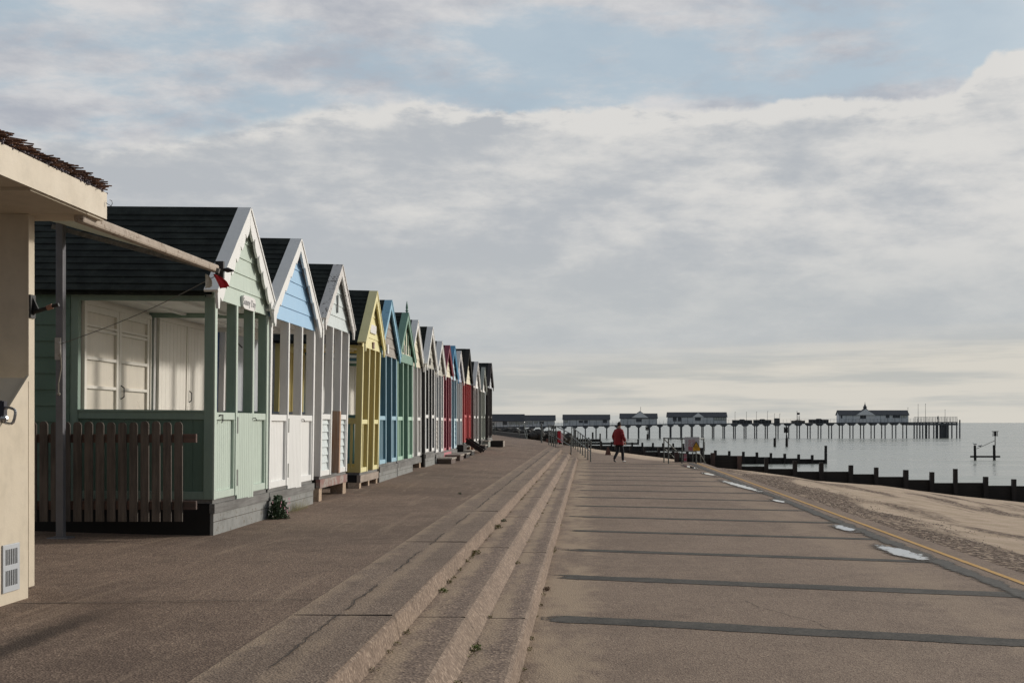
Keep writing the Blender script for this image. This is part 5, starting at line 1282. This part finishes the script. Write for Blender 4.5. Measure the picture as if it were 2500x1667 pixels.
SK = plain('skin_tone', 'b98d78', .6, 0, .1); JK = plain('red_jacket_cloth', '861e22', .8, 0, .25, 14); TR = plain('dark_trousers', '25282d', .85, 0, .3, 14); HA = plain('dark_hair', '1e1917', .7, 0, .3, 30); SHD = plain('black_shoe', '1a191a', .5); SHW = plain('white_sole', 'c9c9c4', .5)
# local: +x forward, +y left
hipL, hipR = (.0, .09, .90), (.0, -.09, .90)
body = [((0,0,.95), (.13,.16)), ((0,0,1.15), (.10,.12)), ((-.01,0,1.34), (.08,.12)), ((.0,0,1.47), .06), ((.02,0,1.53), .055), ((.04,0,1.60), (.085,.075)), ((.05,0,1.68), (.08,.072)),
        (hipL, .085), ((.06,.10,.50), .055), ((-.18,.11,.16), .038), ((-.10,.11,.06), .03), (hipR, .085), ((.13,-.10,.49), .055), ((.16,-.10,.09), .038), ((.28,-.10,.04), .03),
        ((-.01,.15,1.34), .05), ((-.05,.25,1.15), .042), ((.05,.27,.92), .032), ((-.01,-.15,1.34), .05), ((-.06,-.27,1.15), .042), ((.06,-.30,.90), .032)]
ed = [(0,1),(1,2),(2,3),(3,4),(4,5),(5,6),(0,7),(7,8),(8,9),(9,10),(0,11),(11,12),(12,13),(13,14),(2,15),(15,16),(16,17),(2,18),(18,19),(19,20)]
for base_i, sg in ((17, 1), (20, -1)):
    bx_, by_, bz_ = body[base_i][0]; pi_ = len(body); body.append(((bx_+.02, by_, bz_-.06), (.022,.034))); ed.append((base_i, pi_))
    for k in range(4):
        i0 = len(body); oo = (k-1.5)*.018; body.append(((bx_+.03+oo, by_, bz_-.11-.004*(1.5-abs(k-1.5))), .009)); body.append(((bx_+.035+oo, by_-.012*sg, bz_-.145-.006*(1.5-abs(k-1.5))), .008)); ed += [(pi_, i0), (i0, i0+1)]
    i0 = len(body); body.append(((bx_+.06, by_-.01*sg, bz_-.08), .010)); body.append(((bx_+.075, by_-.015*sg, bz_-.11), .009)); ed += [(pi_, i0), (i0, i0+1)]
skin('body', body, ed, SK, t)
q = MB(); rings = [(.75,.0,.205,.245), (.80,0,.205,.245), (.98,-.005,.185,.225), (1.18,-.015,.175,.22), (1.32,-.02,.155,.215), (1.40,-.015,.13,.195), (1.45,-.005,.10,.14), (1.49,.0,.07,.08)]
for (z_, xo, ra, rb_) in rings:
    for k in range(20): a = 2*math.pi*k/20; q.v.append(Vector((xo+ra*math.cos(a)*(1+.03*math.sin(3*a+z_*9)), rb_*math.sin(a), z_+(.012*math.sin(2*a) if z_ < .8 else 0))))
for r_ in range(len(rings)-1):
    for k in range(20): q.f.append((r_*20+k, r_*20+(k+1) % 20, (r_+1)*20+(k+1) % 20, (r_+1)*20+k))
q.f.append(tuple(range(19, -1, -1)))
for sg, pth in ((1, [(-.01,.155,1.365,.088), (-.03,.215,1.27,.085), (-.05,.27,1.13,.076), (.0,.285,1.03,.070), (.045,.285,.95,.062)]), (-1, [(-.01,-.155,1.365,.088), (-.035,-.22,1.27,.085), (-.06,-.285,1.13,.076), (-.01,-.31,1.03,.070), (.05,-.32,.94,.062)])):
    for (xa, ya, za, ra), (xc, yc_, zc_, rc) in zip(pth, pth[1:]): q.tube((xa, ya, za), (xc, yc_, zc_), ra, rc, 12)
    for (xa, ya, za, ra) in pth[:-1]: q.ball((xa, ya, za), ra, 12, 8)
q.build('jacket', JK, t, smooth=True)
tr = [((0,0,.92), (.13,.17)), ((.0,.09,.84), .105), ((.06,.10,.50), .078), ((-.16,.11,.19), .062), ((-.19,.11,.12), .06), ((.0,-.09,.84), .105), ((.13,-.10,.49), .078), ((.15,-.10,.16), .065), ((.155,-.10,.07), .068)]
skin('trousers', tr, [(0,1),(1,2),(2,3),(3,4),(0,5),(5,6),(6,7),(7,8)], TR, t)
skin('shoe', [((-.21,.11,.12), .04), ((-.13,.11,.04), .04), ((-.06,.11,.03), .032)], [(0,1),(1,2)], SHD, t); skin('shoe', [((.12,-.10,.045), .042), ((.22,-.11,.038), .04), ((.31,-.13,.03), .033)], [(0,1),(1,2)], SHW, t)
hd = MB(); hd.ball((.035,0,1.665), .1, 16, 12, (1.08,.88,1.1))
for v_ in hd.v:
    if v_.x > .075 and v_.z < 1.70: v_.x = .075-(v_.x-.075)*.2
    if v_.z < 1.60 and v_.x > .0: v_.z = 1.60
hd.build('hair', HA, t, smooth=True)
q = MB(); q.lathe((.0,0,1.44), [(.085,0),(.095,.04),(.08,.09),(.07,.095)], 14); q.build('collar', plain('pale_scarf', '8d7468', .8, 0, .4, 30), t, smooth=True)
q = MB(); q.ball((.135,0,1.655), .014, 8, 6); q.ball((.108,.035,1.69), .008, 6, 4); q.ball((.108,-.035,1.69), .008, 6, 4); q.ball((.045,.076,1.66), .02, 8, 6, (.7,.4,1)); q.ball((.045,-.076,1.66), .02, 8, 6, (.7,.4,1)); q.build('face_details', SK, t)
